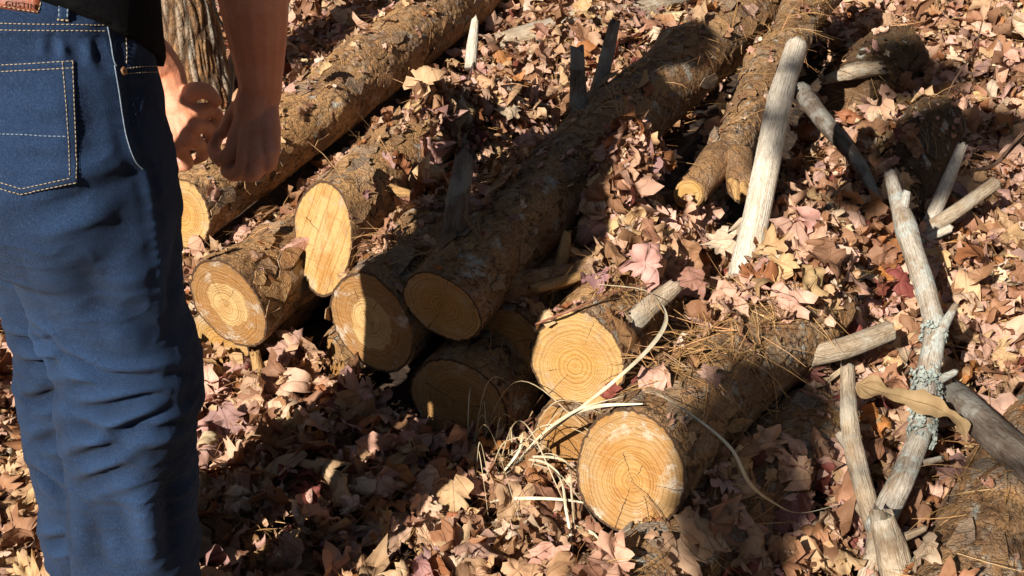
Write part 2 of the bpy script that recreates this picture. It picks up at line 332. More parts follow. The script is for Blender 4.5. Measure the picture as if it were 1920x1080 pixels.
# ------------------------------------------------------------------ ground
AX = np.array([.47, .88])
MOUNDS = [  # px, py, height, along, across
    (1215, 455, .25, .18, .13), (1150, 500, .22, .13, .09), (900, 235, .21, .32, .12), (790, 330, .20, .18, .08), (1570, 485, .16, .22, .12), (1450, 525, .20, .15, .08),
    (1120, 60, .11, .30, .14), (1640, 300, .08, .2, .12), (1800, 620, .05, .25, .2), (1560, 860, .05, .14, .09), (560, 740, .03, .1, .1), (1335, 255, .13, .24, .08)]
MW = [(P(a, b, h * .8), h, l, w) for a, b, h, l, w in MOUNDS]
def gh(x, y):
    x = np.asarray(x, float); y = np.asarray(y, float)
    q = np.stack([x.ravel(), y.ravel(), 0 * x.ravel()], 1)
    z = .014 * fbm(q * 5, 3, 3) + .06 * vnoise(q * .35, 8) * sstep(3.5, 9, np.hypot(q[:, 0], q[:, 1]))
    for c, h, l, w in MW:
        dx, dy = q[:, 0] - c[0], q[:, 1] - c[1]; u = dx * AX[0] + dy * AX[1]; v = dx * AX[1] - dy * AX[0]
        z = z + h * np.exp(-(u / l) ** 2 - (v / w) ** 2)
    return z.reshape(x.shape)
def axis_pts(a, b, s, far):
    core = np.arange(a, b, s); k = s * 1.25; up = []; p = core[-1]
    while p < far: p += k; k *= 1.25; up.append(p)
    k = s * 1.25; dn = []; p = core[0]
    while p > -far: p -= k; k *= 1.25; dn.append(p)
    return np.concatenate([dn[::-1], core, up])
gx, gy = axis_pts(-2.6, 2.8, .028, 60), axis_pts(.7, 6.5, .028, 60)
GX, GY = np.meshgrid(gx, gy, indexing='ij'); GZ = gh(GX, GY)
gnd = obj('ground', np.stack([GX.ravel(), GY.ravel(), GZ.ravel()], 1), [grid_quads(len(gx), len(gy), False)[:, ::-1]], MAT['ground'], base=(0, 0, 0))
props(gnd, kind='structure')

# ------------------------------------------------------------------ logs
LOW = MB()   # coarse shapes for dropping leaves and needles on
def bark_h(p, seed, coarse=1.0):
    wv = np.stack([vnoise(p * 38 + 3, seed + 5), vnoise(p * 38 + 40, seed + 6), vnoise(p * 38 + 80, seed + 7)], 1) + .5 * np.stack([vnoise(p * 110 + 3, seed + 8), vnoise(p * 110 + 40, seed + 9), vnoise(p * 110 + 80, seed + 10)], 1)
    f1, f2, c = worley(p * np.array([12, 25, 25]) * coarse + .55 * wv, seed); e = sstep(.0, .12, f2 - f1)
    g1, g2, d = worley(p * np.array([36, 70, 70]) * coarse + .5 * wv, seed + 11); e2 = sstep(.0, .16, g2 - g1)
    fine = fbm(p * np.array([90, 170, 170]), seed + 21, 2); low = fbm(p * np.array([12, 22, 22]), seed + 25, 2)
    peel = sstep(.0, .3, fbm(p * np.array([7, 13, 13]), seed + 31, 3) + .3 * (d - .5))
    h = .16 * e + .34 * c + .24 * d * e2 + .1 * e2 + .13 * fine + .14 * low
    h = h * (1 - .45 * peel)
    lich = sstep(.34, .46, fbm(p * np.array([26, 34, 34]) + 50, seed + 41, 3))
    return h, peel, lich, np.stack([c, d, e * (.4 + .6 * e2)], 1)
def wood_log(name, label, A, B, rA, rB, az, el, wood, bark='bark', seed=1, res=.0055, bend=.012, amp=.0075, pith=(0, 0), group='cut pine logs stacked in the pile', lump=.085, wood2='ring_dull', oval=1.0, flakes=70):
    A, B = np.asarray(A, float), np.asarray(B, float); L = np.linalg.norm(B - A); ax = (B - A) / L
    e1 = unit(np.cross(ax, [0, 0, 1])); e2 = np.cross(e1, ax)
    n = np.array([-math.sin(R(az)) * math.cos(R(el)), -math.cos(R(az)) * math.cos(R(el)), math.sin(R(el))])
    nv = int(2 * np.pi * max(rA, rB) / res); th = np.arange(nv) * 2 * np.pi / nv
    rad = np.cos(th)[:, None] * e1 + np.sin(th)[:, None] * e2 * oval
    offA = -(rA * rad @ n) / (n @ ax)
    nu = int(L / res); u = np.linspace(0, 1, nu)[:, None]
    s = offA[None] + (L - offA[None]) * u
    r0 = rA + (rB - rA) * np.clip(s / L, 0, 1)
    cx = np.stack([s.ravel(), (r0 * np.cos(th)).ravel(), (r0 * np.sin(th)).ravel()], 1)
    r = r0 * (1 + lump * fbm(cx * np.array([3.6, 8, 8]) + seed * 5, seed + 60, 2).reshape(nu, nv))
    h, peel, lich, pl = bark_h(cx + seed * 1.3, seed)
    kg = np.random.default_rng(seed + 500)
    for _ in range(int(3 + L * 4)):
        ks, kt, ka, kw = kg.uniform(0, L), kg.uniform(-.6, 3.6), kg.uniform(.006, .018), kg.uniform(.025, .05)
        dth = (th[None] - kt + np.pi) % (2 * np.pi) - np.pi; r = r + ka * np.exp(-(((s - ks) / (kw * 1.5)) ** 2 + (dth * rA / kw) ** 2))
    r = r + amp * (h.reshape(nu, nv) - .45)
    bd = unit(e1 * random.uniform(-1, 1) + e2 * .3); bo = bend * L * np.sin(np.pi * np.clip(s / L, 0, 1))
    V = A + s[..., None] * ax + r[..., None] * rad[None] + bo[..., None] * bd
    base = (A + B) / 2; base = np.array([base[0], base[1], max(0, min(A[2], B[2]) - max(rA, rB))])
    t = thing(name, base, label, 'log', group)
    BVs, BQs, BTs, Bk, Bl, Bp = [V.reshape(-1, 3)], [grid_quads(nu, nv)[:, ::-1]], [], [np.stack([h, peel, lich], 1)], [cx + seed * 1.3], [pl]
    if flakes:
        mb = MB(); ia = kg.integers(3, nu - 4, flakes); it_ = ((kg.uniform(-.5, 3.6, flakes) % (2 * np.pi)) / (2 * np.pi) * nv).astype(int) % nv; cl = []
        for i_, j_ in zip(ia, it_):
            c_ = V[i_, j_]; nr = rad[j_]; tg_ = np.cross(ax, nr); m_ = 8; w_ = np.arange(m_) * 2 * np.pi / m_ + kg.random(); sz = kg.uniform(.007, .030); pr_ = kg.uniform(.4, 1.3, m_)
            u_ = sz * 1.7 * pr_ * np.cos(w_); v_ = sz * pr_ * np.sin(w_); tl = kg.uniform(-.15, .42); ring_ = c_ + u_[:, None] * ax + v_[:, None] * tg_ + (.001 + kg.uniform(0, .004) + tl * .5 * (u_ + sz * 1.2) - v_ ** 2 / (2.2 * rA))[:, None] * nr
            mb.add(np.vstack([c_ + nr * (.0015 + tl * .5 * sz * 1.2), ring_, ring_ - nr * .0022]), T=[[0, 1 + q, 1 + (q + 1) % m_] for q in range(m_)], Q=[[1 + q, 9 + q, 9 + (q + 1) % m_, 1 + (q + 1) % m_] for q in range(m_)]); cl.append(np.tile([kg.random(), kg.random(), 1.], (17, 1)))
        FV, FF_ = mb.out(); BVs.append(FV); BQs.append(FF_[0] + nu * nv); BTs.append(FF_[1] + nu * nv); Bk.append(np.tile([.7, 0, 0], (len(FV), 1))); Bl.append(FV + seed); Bp.append(np.concatenate(cl))
    obj('bark', np.concatenate(BVs), BQs + BTs, MAT[bark], t, {'bk': np.concatenate(Bk), 'lc': np.concatenate(Bl), 'pl': np.concatenate(Bp)}, smooth=[True, False, False])
    for end in (0, 1):
        ring = V[0] if end == 0 else V[-1]; rr = r[0] if end == 0 else r[-1]
        c = (A + bo[0].mean() * bd) if end == 0 else (B + bo[-1].mean() * bd)
        rho = np.array([0.02, .2, .4, .6, .75, .88, .95, 1.0]); nn = n if end == 0 else ax
        W = c + rho[:, None, None] * (ring - c)
        rg = (np.random.default_rng(seed).uniform(-1, 1, W.shape[:2]) * .0004) + .0012 * fbm(W.reshape(-1, 3) * 60, seed, 2).reshape(W.shape[:2])
        rg[-1] = 0; W = W + rg[..., None] * nn
        luv = np.stack([rho[:, None] * rr * np.cos(th) - pith[0], rho[:, None] * rr * np.sin(th) - pith[1], rho[:, None] * np.ones(nv)], 2)
        k = len(rho) * nv; W = np.vstack([W.reshape(-1, 3), c]); luv = np.vstack([luv.reshape(-1, 3), [-pith[0], -pith[1], 0]])
        a = np.arange(nv); b_ = (a + 1) % nv; Q = grid_quads(len(rho), nv); T = np.stack([np.full(nv, k), a, b_], 1)
        if end == 0: Q = Q[:, ::-1]
        else: T = T[:, ::-1]
        obj('cut_end', W, [Q, T], MAT[wood if end == 0 else wood2], t, {'luv': luv})
    m = 28; iv = np.linspace(0, nv, m, endpoint=False).astype(int); iu = np.unique(np.linspace(0, nu - 1, max(8, int(L / .03))).astype(int)); lv = V[iu][:, iv]
    LOW.add(lv.reshape(-1, 3), grid_quads(len(iu), m)[:, ::-1]); cap = np.arange(1, m - 1); LOW.add(lv[0], T=np.stack([0 * cap, cap + 1, cap], 1))
    return t
def stub(parent, pts, rad, m, name='branch_stub', seed=1, jag=.012, seg=18, noise=.22, n=34, label=None):
    V, Q, T = tube(pts, rad, n, seg, noise, seed, True, jag)
    hh = np.clip(.45 + .5 * fbm(V * np.array([30, 30, 30]), seed, 2), 0, 1)
    o = obj(name, V, [Q, T], MAT[m], parent, {'bk': np.stack([hh, 0 * hh, 0 * hh], 1), 'lc': LC[0], 'pl': np.stack([hh, hh, .5 + .5 * hh], 1)})
    if label: o['label'] = label
    return o

L1 = wood_log('pine_log', 'thick front log with a round ringed end and white resin patches, nearest the camera', P(1178, 884, .2), P(1525, 560, .16), .0985, .096, 34.5, 22, 'ring_big', 'bark', 11, .0038, pith=(.012, -.012), amp=.0085)
L2 = wood_log('pine_log', 'sunlit log with a clean pale ringed end, just above and behind the nearest log', P(1080, 676, .23), P(1290, 470, .13), .090, .085, 21.5, 16.6, 'ring_fresh', 'bark_red', 12, .0042, pith=(.0, -.012))
L3 = wood_log('pine_log', 'long shaded log with upright broken stubs, running through the middle to the top edge', P(828, 576, .3), P(1452, -10, .27), .080, .094, 26.7, -14.4, 'ring_fresh', 'bark', 13, .0046, pith=(.005, .0), amp=.008)
L4 = wood_log('pine_log', 'shaded log with a white patched brown end, left beneath the long stubby log', P(697, 610, .21), P(900, 400, .2), .100, .09, 36, 2, 'ring_two', 'bark', 14, .005, pith=(-.01, .01))
L5 = wood_log('pine_log', 'log with a tall bright slanting cut face, halfway along the left of the pile', P(607, 445, .28), P(810, 250, .25), .090, .068, 59, 30, 'ring_long', 'bark_red', 15, .005, bend=.02, wood2='ring_stub', lump=.03, amp=.0045)
L6 = wood_log('pine_log', 'log with a two toned yellow and white oval end, beside the jeans', P(427, 572, .2), P(625, 445, .12), .096, .074, 33, -2, 'ring_two', 'bark_red', 16, .0046, pith=(-.004, -.004))
L7 = wood_log('pine_log', 'small pale ended log lying beneath the two toned oval end at the left', P(413, 646, .075), P(640, 450, .075), .076, .07, 30, -3, 'ring_fresh', 'bark', 17, .006)
L8 = wood_log('pine_log', 'big flaky log behind the hands, running to the top edge past the standing tree', P(343, 403, .14), P(935, -70, .15), .079, .108, 28.5, 13, 'ring_fresh', 'bark_red', 18, .005, bend=.015, amp=.009)
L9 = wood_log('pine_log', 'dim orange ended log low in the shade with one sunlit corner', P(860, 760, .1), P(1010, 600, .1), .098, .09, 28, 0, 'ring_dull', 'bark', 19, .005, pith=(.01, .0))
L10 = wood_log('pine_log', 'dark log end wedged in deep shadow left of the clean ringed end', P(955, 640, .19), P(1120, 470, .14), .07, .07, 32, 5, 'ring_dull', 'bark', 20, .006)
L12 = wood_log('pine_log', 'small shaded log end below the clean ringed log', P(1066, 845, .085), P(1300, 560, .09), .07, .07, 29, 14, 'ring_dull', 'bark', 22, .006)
L11 = wood_log('split_log', 'small half buried split log with a pale edge, in the dark gap at ground level', P(628, 690, .055), P(760, 590, .05), .055, .05, 70, 20, 'ring_dull', 'bark_red', 21, .006, oval=.8)
L13 = wood_log('pine_log', 'grey barked log underneath the nearest log at the bottom edge', P(1110, 1190, .06), P(1530, 800, .07), .082, .08, 42, 5, 'ring_fresh', 'bark_grey', 23, .0045, bend=.006)
L14 = wood_log('pine_log', 'brown barked log in the bottom right corner beneath a grey branch', P(1730, 1250, .075), P(1995, 790, .075), .088, .092, 30, 0, 'ring_dull', 'bark', 24, .0046, amp=.009)
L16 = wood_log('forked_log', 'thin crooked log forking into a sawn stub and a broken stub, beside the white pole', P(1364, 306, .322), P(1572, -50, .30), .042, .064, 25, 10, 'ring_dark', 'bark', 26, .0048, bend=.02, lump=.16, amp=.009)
L17 = wood_log('dark_log', 'dark shaded log at the top right with a broken tan splinter on its near side', P(1585, 185, .08), P(1683, 100, .1), .07, .088, 40, 30, 'ring_dark', 'bark_shaded', 27, .0055, lump=.12, group='dark shaded logs at the right', wood2='ring_dull')
L18 = wood_log('dark_log', 'dark shaded log at the right, behind two short pale sticks', P(1630, 465, .05), P(1752, 232, .10), .075, .082, 30, 20, 'ring_dark', 'bark_shaded', 28, .0055, lump=.12, group='dark shaded logs at the right')

# branch stubs
stub(L3, [P(846, 470, .33), P(856, 390, .42), P(873, 293, .5)], [.026, .021, .018], 'grey', seed=1, label='thick grey broken stub')
stub(L3, [P(1086, 235, .33), P(1085, 160, .42), P(1082, 92, .5)], [.022, .019, .015], 'grey', seed=2)
stub(L3, [P(1118, 175, .34), P(1138, 105, .43), P(1153, 42, .5)], [.018, .015, .012], 'grey', seed=3)
s_ = stub(L3, [P(940, 545, .27), P(1010, 530, .28), P(1098, 508, .29)], [.034, .026, .019], 'bark', seed=4)
V, Q, T = tube([P(1000, 541, .296), P(1050, 528, .298), P(1100, 511, .297)], [.014, .015, .013], 20, 10, .2, 5, True, .008, .5); obj('exposed_wood', V, [Q, T], MAT['split'], s_, {'lc': LC[0]})
stub(L2, [P(1180, 610, .27), P(1225, 572, .29), P(1266, 537, .31)], [.023, .018, .015], 'tan', seed=6)
stub(L13, [P(1258, 1030, .10), P(1292, 982, .13)], [.013, .01], 'tan', seed=7, n=14)
f1 = stub(L16, [P(1352, 295, .33), P(1322, 330, .325), P(1296, 360, .315)], [.040, .035, .0345], 'bark', seed=8, jag=0, noise=.12)
c = P(1292, 364, .313); nn = unit(np.array([-.25, -.8, .35])); a1 = unit(np.cross(nn, [0, 0, 1])); a2 = np.cross(nn, a1); th = np.arange(28) * 2 * np.pi / 28
rr = np.array([.3, .6, .9, 1.0]); W = c + nn * .016 + .0325 * rr[:, None, None] * (np.cos(th)[:, None] * a1 + np.sin(th)[:, None] * a2); W[-1] -= nn * .02; W = np.vstack([W.reshape(-1, 3), c + nn * .016])
lu = np.vstack([np.stack([.0325 * rr[:, None] * np.cos(th), .0325 * rr[:, None] * np.sin(th), rr[:, None] * .94 * np.ones(28)], 2).reshape(-1, 3), [0, 0, 0]])
q = grid_quads(4, 28)[:, ::-1]; ta = np.stack([np.full(28, 112), np.arange(28), (np.arange(28) + 1) % 28], 1)
obj('cut_end', W, [q, ta], MAT['ring_stub'], f1, {'luv': lu})
f2 = stub(L16, [P(1378, 295, .33), P(1386, 332, .325), P(1391, 356, .32)], [.036, .031, .028], 'bark', seed=9, jag=.01, noise=.25)
for k in range(5):
    p = P(1376 + k * 7, 360 + (k % 2) * 8, .322); V, Q, T = tube([p + np.array([0, .03, .01]), p + np.array([random.uniform(-.004, .004), -.012, random.uniform(-.006, .012)])], [.012, .005], 8, 7, .35, 30 + k, True, .006); obj('wood_splinter', V, [Q, T], MAT['split'], f2, {'lc': LC[0]})
stub(L17, [P(1548, 150, .14), P(1590, 136, .165), P(1650, 128, .17)], [.012, .024, .02], 'tan', name='broken_splinter', seed=12, jag=.02, noise=.5)
stub(L6, [P(478, 662, .13), P(484, 690, .10), P(488, 716, .07)], [.010, .012, .004], 'split', name='bark_strip', seed=13, jag=.006)
stub(L5, [P(720, 352, .30), P(760, 362, .31), P(800, 372, .30)], [.012, .010, .004], 'split', name='wood_splinter', seed=14, n=16)

# ------------------------------------------------------------------ sticks, branches
def stick(name, label, pts, rad, m, seed=1, n=70, seg=16, noise=.14, jag=.008, cat='stick', group=None, twigs=(), crust=()):
    V, Q, T = tube(pts, rad, n, seg, noise, seed, True, jag)
    if not twigs and not crust:
        o = obj(name, V, [Q, T], MAT[m], None, {'lc': LC[0]}); return props(o, label, cat, group)
    t = thing(name, np.array([V[:, 0].mean(), V[:, 1].mean(), V[:, 2].min()]), label, cat, group); obj('stem', V, [Q, T], MAT[m], t, {'lc': LC[0]})
    for k, (p, r) in enumerate(twigs):
        V, Q, T = tube(p, r, 16, 9, noise, seed + k + 3, True, .004); obj('side_twig', V, [Q, T], MAT[m], t, {'lc': LC[0]})
    for k, (a, b, r, cnt) in enumerate(crust):     # crusty lichen: many small lobes round the stem
        mb = MB(); g = np.random.default_rng(seed + k); ax = unit(b - a)
        for _ in range(cnt):
            d = unit(np.cross(ax, g.normal(size=3))); p = a + (b - a) * g.random() + d * r * g.uniform(.9, 1.15); s = g.uniform(.003, .0065)
            e = unit(np.cross(d, ax)); w = np.arange(6) * np.pi / 3 + g.random()
            ring = p + d * g.uniform(.001, .005) + s * g.uniform(.6, 1.2, 6)[:, None] * (np.cos(w)[:, None] * e + np.sin(w)[:, None] * ax) + d * g.uniform(-.002, .002, 6)[:, None]
            mb.add(np.vstack([p, ring]), T=[[0, i + 1, (i + 1) % 6 + 1] for i in range(6)])
        V, FF = mb.out(); obj('lichen', V, FF, MAT['crust'], t, smooth=False)
    return t
stick('deadwood_pole', 'thick bleached white pole leaning upright beside the forked log', [P(1392, 520, .25), P(1415, 420, .33), P(1437, 310, .42), P(1462, 190, .51), P(1494, 85, .57)], [.028, .0265, .026, .025, .022], 'pale', 1, 90, 24, .07, .006)
stick('lichen_branch', 'long crooked grey branch with crusty pale lichen rings, right of the pile', [P(1668, 325, .34), P(1700, 430, .31), P(1745, 575, .26), P(1752, 640, .24), P(1738, 715, .21), P(1729, 800, .18), P(1692, 900, .15), P(1645, 995, .11)], [.012, .021, .0195, .019, .021, .018, .021, .022], 'lich', 2, 140, 18, .16, .01,
      twigs=(([P(1748, 640, .245), P(1768, 612, .26), P(1792, 572, .28)], [.011, .010, .006]), ([P(1732, 868, .16), P(1768, 858, .17)], [.006, .004]), ([P(1742, 722, .21), P(1792, 697, .22)], [.010, .006]), ([P(1690, 410, .315), P(1700, 360, .35)], [.012, .008])),
      crust=((P(1736, 700, .215), P(1736, 742, .205), .021, 130), (P(1731, 775, .19), P(1727, 828, .175), .0195, 190), (P(1752, 615, .25), P(1750, 640, .24), .019, 60)))
stick('forked_branch', 'tan knobbly branch standing in the leaves left of the lichen branch', [P(1588, 690, .24), P(1592, 780, .21), P(1604, 860, .17), P(1630, 955, .12), P(1646, 1010, .09), P(1622, 1095, .05)], [.012, .015, .017, .016, .019, .014], 'tan', 3, 110, 16, .2, .012, twigs=(([P(1598, 840, .18), P(1574, 815, .19)], [.014, .008]), ([P(1640, 985, .1), P(1600, 940, .11)], [.012, .006])))
stick('stump_branch', 'stubby brown broken branch at the bottom edge, beneath the forked tan branch', [P(1654, 962, .19), P(1672, 1030, .13), P(1690, 1110, .07)], [.018, .025, .027], 'tan', 4, 50, 16, .2, .02, twigs=(([P(1684, 1012, .14), P(1736, 990, .16)], [.008, .005]),))
stick('short_stick', 'short pale stick poking up in front of the dark round log', [P(1744, 415, .10), P(1775, 345, .16), P(1804, 274, .22)], [.017, .0155, .0125], 'pale', 5, 40, 14, .1, .008)
stick('short_stick', 'grey straight stick pointing up and right, just below the short upright pale one', [P(1712, 448, .10), P(1790, 398, .14), P(1868, 342, .18)], [.018, .017, .0155], 'tan', 6, 50, 12, .08, .006)
stick('thin_stick', 'small white twig tucked under the grey straight stick', [P(1724, 453, .12), P(1782, 428, .14)], [.009, .010], 'pale', 7, 24, 10, .1, .005)
stick('broken_branch', 'splintered branch with a pointed bare tip, behind the white pole', [P(1502, 170, .27), P(1555, 240, .24), P(1612, 308, .2), P(1655, 388, .15)], [.025, .022, .016, .004], 'grey', 8, 70, 14, .22, .01, twigs=(([P(1575, 262, .235), P(1615, 320, .205), P(1653, 385, .16)], [.012, .013, .005]),))
stick('short_stick', 'dull shaded stick leaning to the right of the white pole', [P(1500, 476, .20), P(1554, 390, .27)], [.018, .015], 'grey', 9, 30, 12, .14, .01)
stick('thick_stick', 'thick peeled stick lying level above the forked tan branch', [P(1515, 668, .17), P(1590, 650, .175), P(1669, 620, .18)], [.021, .0215, .020], 'tan', 10, 50, 16, .08, .006)
stick('grey_branch', 'smooth grey branch running out of the right edge over the corner log', [P(1786, 742, .17), P(1850, 800, .19), P(1935, 872, .195), P(2050, 960, .19)], [.028, .029, .032, .033], 'grey', 11, 80, 18, .1, .02)
stick('broken_stick', 'pale snapped stick standing in the leaves below the top edge', [P(882, 125, .2), P(886, 80, .25), P(891, 36, .3)], [.017, .016, .010], 'pale', 12, 26, 10, .14, .012)
stick('broken_stick', 'small tan splinter standing between the long shaded log and the leaf heap', [P(1050, 502, .27), P(1058, 470, .3), P(1063, 436, .33)], [.013, .013, .008], 'split', 13, 20, 9, .2, .008)
stick('old_branch', 'brown weathered branch lying across the leaves at the top edge', [P(940, 80, .08), P(1080, 45, .10), P(1220, 18, .10), P(1330, -30, .1)], [.03, .04, .04, .03], 'tan', 14, 70, 16, .2, .02)
stick('thin_twig', 'thin brown twig sticking in from the right edge', [P(1808, 322, .15), P(1862, 310, .18), P(1905, 268, .22), P(1960, 215, .27)], [.004, .005, .006, .006], 'twig', 15, 50, 7, .1, .002, twigs=(([P(1880, 295, .2), P(1905, 262, .24), P(1918, 245, .26)], [.003, .002]),))
stick('thin_twig', 'thin dark twig arching over the leaves at the top right', [P(1768, 196, .1), P(1790, 150, .15), P(1826, 95, .22), P(1842, 40, .28)], [.003, .003, .0025, .002], 'twig', 16, 40, 6, .1, .002)
stick('leaf_stem', 'bare pale stem lying under the log ends by the knee', [P(395, 662, .03), P(450, 695, .03), P(505, 730, .02)], [.003, .0028, .002], 'rstem', 17, 30, 6, .05, .001)
stick('red_stem', 'red brown stem bent over the clean ringed log end', [P(1004, 608, .29), P(1075, 580, .33), P(1150, 548, .33), P(1225, 530, .32)], [.0022, .0022, .002, .0015], 'rstem', 18, 40, 6, .05, .001)

# dry grass
MAT['pstraw'] = simple('bleached straw', (.80, .72, .54), (.66, .55, .36), 40, .5, 0)
def blade(mb, pts, w, seed=0, n=26):
    C = catmull(pts, n); T, A, B = frames(C); f = np.sin(np.linspace(.35, np.pi * .97, n)) ** .6 * w; tw = np.linspace(0, 2.2, n) + seed
    D = np.cos(tw)[:, None] * A + np.sin(tw)[:, None] * B; U = np.cross(T, D)
    V = np.stack([C - D * f[:, None], C + U * f[:, None] * .5, C + D * f[:, None]], 1).reshape(-1, 3)
    mb.add(V, grid_quads(n, 3, False))
gt = thing('dry_grass', P(930, 925, .0), 'tuft of straw coloured dry grass arching in front of the nearest log end', 'grass tuft')
BL = [[(960, 880, .03), (1000, 830, .13), (1060, 785, .22), (1120, 762, .29), (1205, 757, .31)],
      [(940, 900, .02), (1000, 838, .12), (1075, 775, .24), (1150, 716, .335), (1218, 652, .345), (1248, 605, .34), (1240, 570, .34), (1205, 543, .345), (1120, 533, .34)],
      [(972, 860, .05), (1030, 872, .14), (1090, 940, .1), (1140, 1010, .07), (1210, 1085, .05)], [(975, 862, .05), (1045, 890, .13), (1062, 960, .09), (1075, 1040, .04)],
      [(880, 950, .0), (925, 905, .05), (970, 850, .1), (980, 812, .14)], [(885, 955, .0), (940, 905, .04), (975, 865, .08)], [(870, 940, .0), (920, 880, .06), (972, 842, .11)],
      [(945, 890, .03), (950, 950, .05), (900, 1040, .02), (930, 1100, .01)], [(885, 950, .01), (912, 990, .05), (900, 1040, .02), (905, 1090, .01)], [(975, 860, .06), (985, 925, .03), (1000, 940, .02)],
      [(900, 945, .02), (960, 935, .08), (1060, 937, .1), (1150, 955, .1)], [(980, 855, .07), (1060, 865, .17), (1072, 930, .14), (1076, 980, .08)], [(890, 946, .0), (950, 995, .04), (1010, 1015, .03)],
      [(965, 870, .05), (935, 905, .07), (860, 965, .02)], [(1080, 985, .06), (1120, 1010, .08), (1150, 1090, .04)], [(950, 890, .02), (1010, 820, .16), (1080, 770, .26), (1170, 742, .31)], [(900, 930, .0), (890, 990, .05), (885, 1080, .01)]]
mb = MB()
for k, b in enumerate(BL): blade(mb, [P(*q) for q in b], .0026 if k > 1 else .0038, k * .7, 40)
V, FF = mb.out(); obj('blades', V, FF, MAT['pstraw'], gt)
mb = MB(); gg = np.random.default_rng(77)
for k in range(18):
    a = P(gg.uniform(875, 985), gg.uniform(850, 960), .0); e = P(gg.uniform(860, 1240), gg.uniform(790, 1090), .02) + [0, 0, gg.uniform(0, .12)]; L_ = np.linalg.norm(e - a)
    blade(mb, [a, a * .62 + e * .38 + [0, 0, .10 + .18 * L_ * gg.random()], e], gg.uniform(.0007, .0014), k, 22)
V, FF = mb.out(); obj('fine_blades', V, FF, MAT['straw'], gt)
mb = MB()
for k in range(14):
    a = P(random.uniform(890, 985), random.uniform(850, 960), 0); d = np.array([random.uniform(-.14, .16), random.uniform(-.16, .06), random.uniform(.02, .1)])
    blade(mb, [a, a + d * .5 + [0, 0, .06], a + d], .0016, k, 16)
V, FF = mb.out(); obj('seed_stalks', V, FF, MAT['rstem'], gt)
mb = MB(); blade(mb, [P(1228, 735, .325), P(1300, 780, .335), P(1370, 840, .31), P(1405, 905, .25), P(1450, 942, .18), P(1500, 962, .13), P(1580, 944, .11)], .0027, 0, 60)
V, FF = mb.out(); props(obj('grass_stem', V, FF, MAT['pstraw']), 'single long pale stem curving down over the side of the nearest log', 'grass stem')

# ------------------------------------------------------------------ the standing tree
def tree_trunk():
    b = P(368, 232, 0); t = thing('bare_tree', b, 'bare upright tree trunk with ridged bark, behind the man\'s hands', 'tree')
    n, nv = 420, 150; z = np.concatenate([np.linspace(-.05, 1.3, 330), np.linspace(1.31, 6.0, 90)]); th = np.arange(nv) * 2 * np.pi / nv
    r0 = np.interp(z, [-.05, .05, .2, .5, 1.2, 6], [.15, .128, .106, .092, .086, .055])
    lean = np.array([-.035, .0])
    p = np.stack([np.repeat(z, nv), (r0[:, None] * np.cos(th)).ravel(), (r0[:, None] * np.sin(th)).ravel()], 1)
    w = np.stack([vnoise(p * [9, 40, 40], 3), vnoise(p * [9, 40, 40] + 30, 4), vnoise(p * [9, 40, 40] + 60, 5)], 1)
    f1_, f2_, c = worley(p * [6.5, 60, 60] + .35 * w, 77); e = sstep(.03, .42, f2_ - f1_); h = .6 * e + .3 * c * e + .15 * fbm(p * [60, 160, 160], 9, 2)
    r = r0[:, None] * (1 + .05 * fbm(p * [1.2, 12, 12], 5, 2).reshape(n, nv)) + .0085 * (h.reshape(n, nv) - .5)
    V = np.stack([b[0] + lean[0] * z[:, None] + r * np.cos(th), b[1] + r * np.sin(th), z[:, None] + 0 * r], 2).reshape(-1, 3)
    obj('trunk', V, [grid_quads(n, nv)], MAT['bark_trunk'], t, {'bk': np.stack([h, 0 * h, 0 * h], 1), 'lc': p, 'pl': np.stack([c, c, e], 1)})
    mb = MB()
    for k in range(9):
        z0 = random.uniform(2.6, 5.9); a = random.uniform(0, 6.28); d = np.array([math.cos(a), math.sin(a), .7]); q = np.array([b[0] + lean[0] * z0, b[1], z0])
        L = random.uniform(.5, 1.1); mb.add(*tube([q, q + d * L * .5 + [0, 0, .05], q + d * L + [0, 0, .25]], [.02, .012, .004], 14, 7, .1, k, True)[:3])
    V, FF = mb.out(); obj('bare_limbs', V, FF, MAT['grey'], t)
MAT['bark_trunk'] = bark_mat('ridged trunk bark', 1.25, 1.0, .1)
tree_trunk()
b0 = P(300, 236, 0); V, Q, T = tube([b0, b0 + [.005, .0, .9], b0 + [-.02, .02, 2.6]], [.022, .019, .012], 60, 12, .1, 5, True)
slc = LC[0]; sap = thing('sapling', b0, 'thin pale sapling stem just left of the tree trunk', 'sapling'); obj('trunk', V, [Q, T], MAT['tan'], sap, {'lc': slc})
V, Q, T = tube([b0 + [.0, 0, .55], b0 + [.05, -.01, .62], b0 + [.1, -.02, .7]], [.004, .003, .002], 12, 6, .1, 6); obj('twig', V, [Q, T], MAT['tan'], sap, {'lc': LC[0]})

# ------------------------------------------------------------------ the man
def remesh(mb, voxel, sm=6, fac=.5):
    V, FF = mb.out(); me = mk_mesh('tmp', V, FF); o = bpy.data.objects.new('tmp', me); COL.objects.link(o)
    a = o.modifiers.new('r', 'REMESH'); a.mode = 'VOXEL'; a.voxel_size = voxel; a.adaptivity = 0
    s = o.modifiers.new('s', 'SMOOTH'); s.iterations = sm; s.factor = fac
    ev = o.evaluated_get(bpy.context.evaluated_depsgraph_get()); m2 = ev.to_mesh()
    n = len(m2.vertices); V = np.empty(n * 3, np.float32); m2.vertices.foreach_get('co', V); Nn = np.empty(n * 3, np.float32); m2.vertices.foreach_get('normal', Nn)
    q = np.array([list(p.vertices) for p in m2.polygons if len(p.vertices) == 4], np.int32); t3 = np.array([list(p.vertices) for p in m2.polygons if len(p.vertices) == 3], np.int32).reshape(-1, 3)
    ev.to_mesh_clear(); bpy.data.objects.remove(o); bpy.data.meshes.remove(me)
    return V.reshape(-1, 3).astype(float), Nn.reshape(-1, 3).astype(float), q, t3
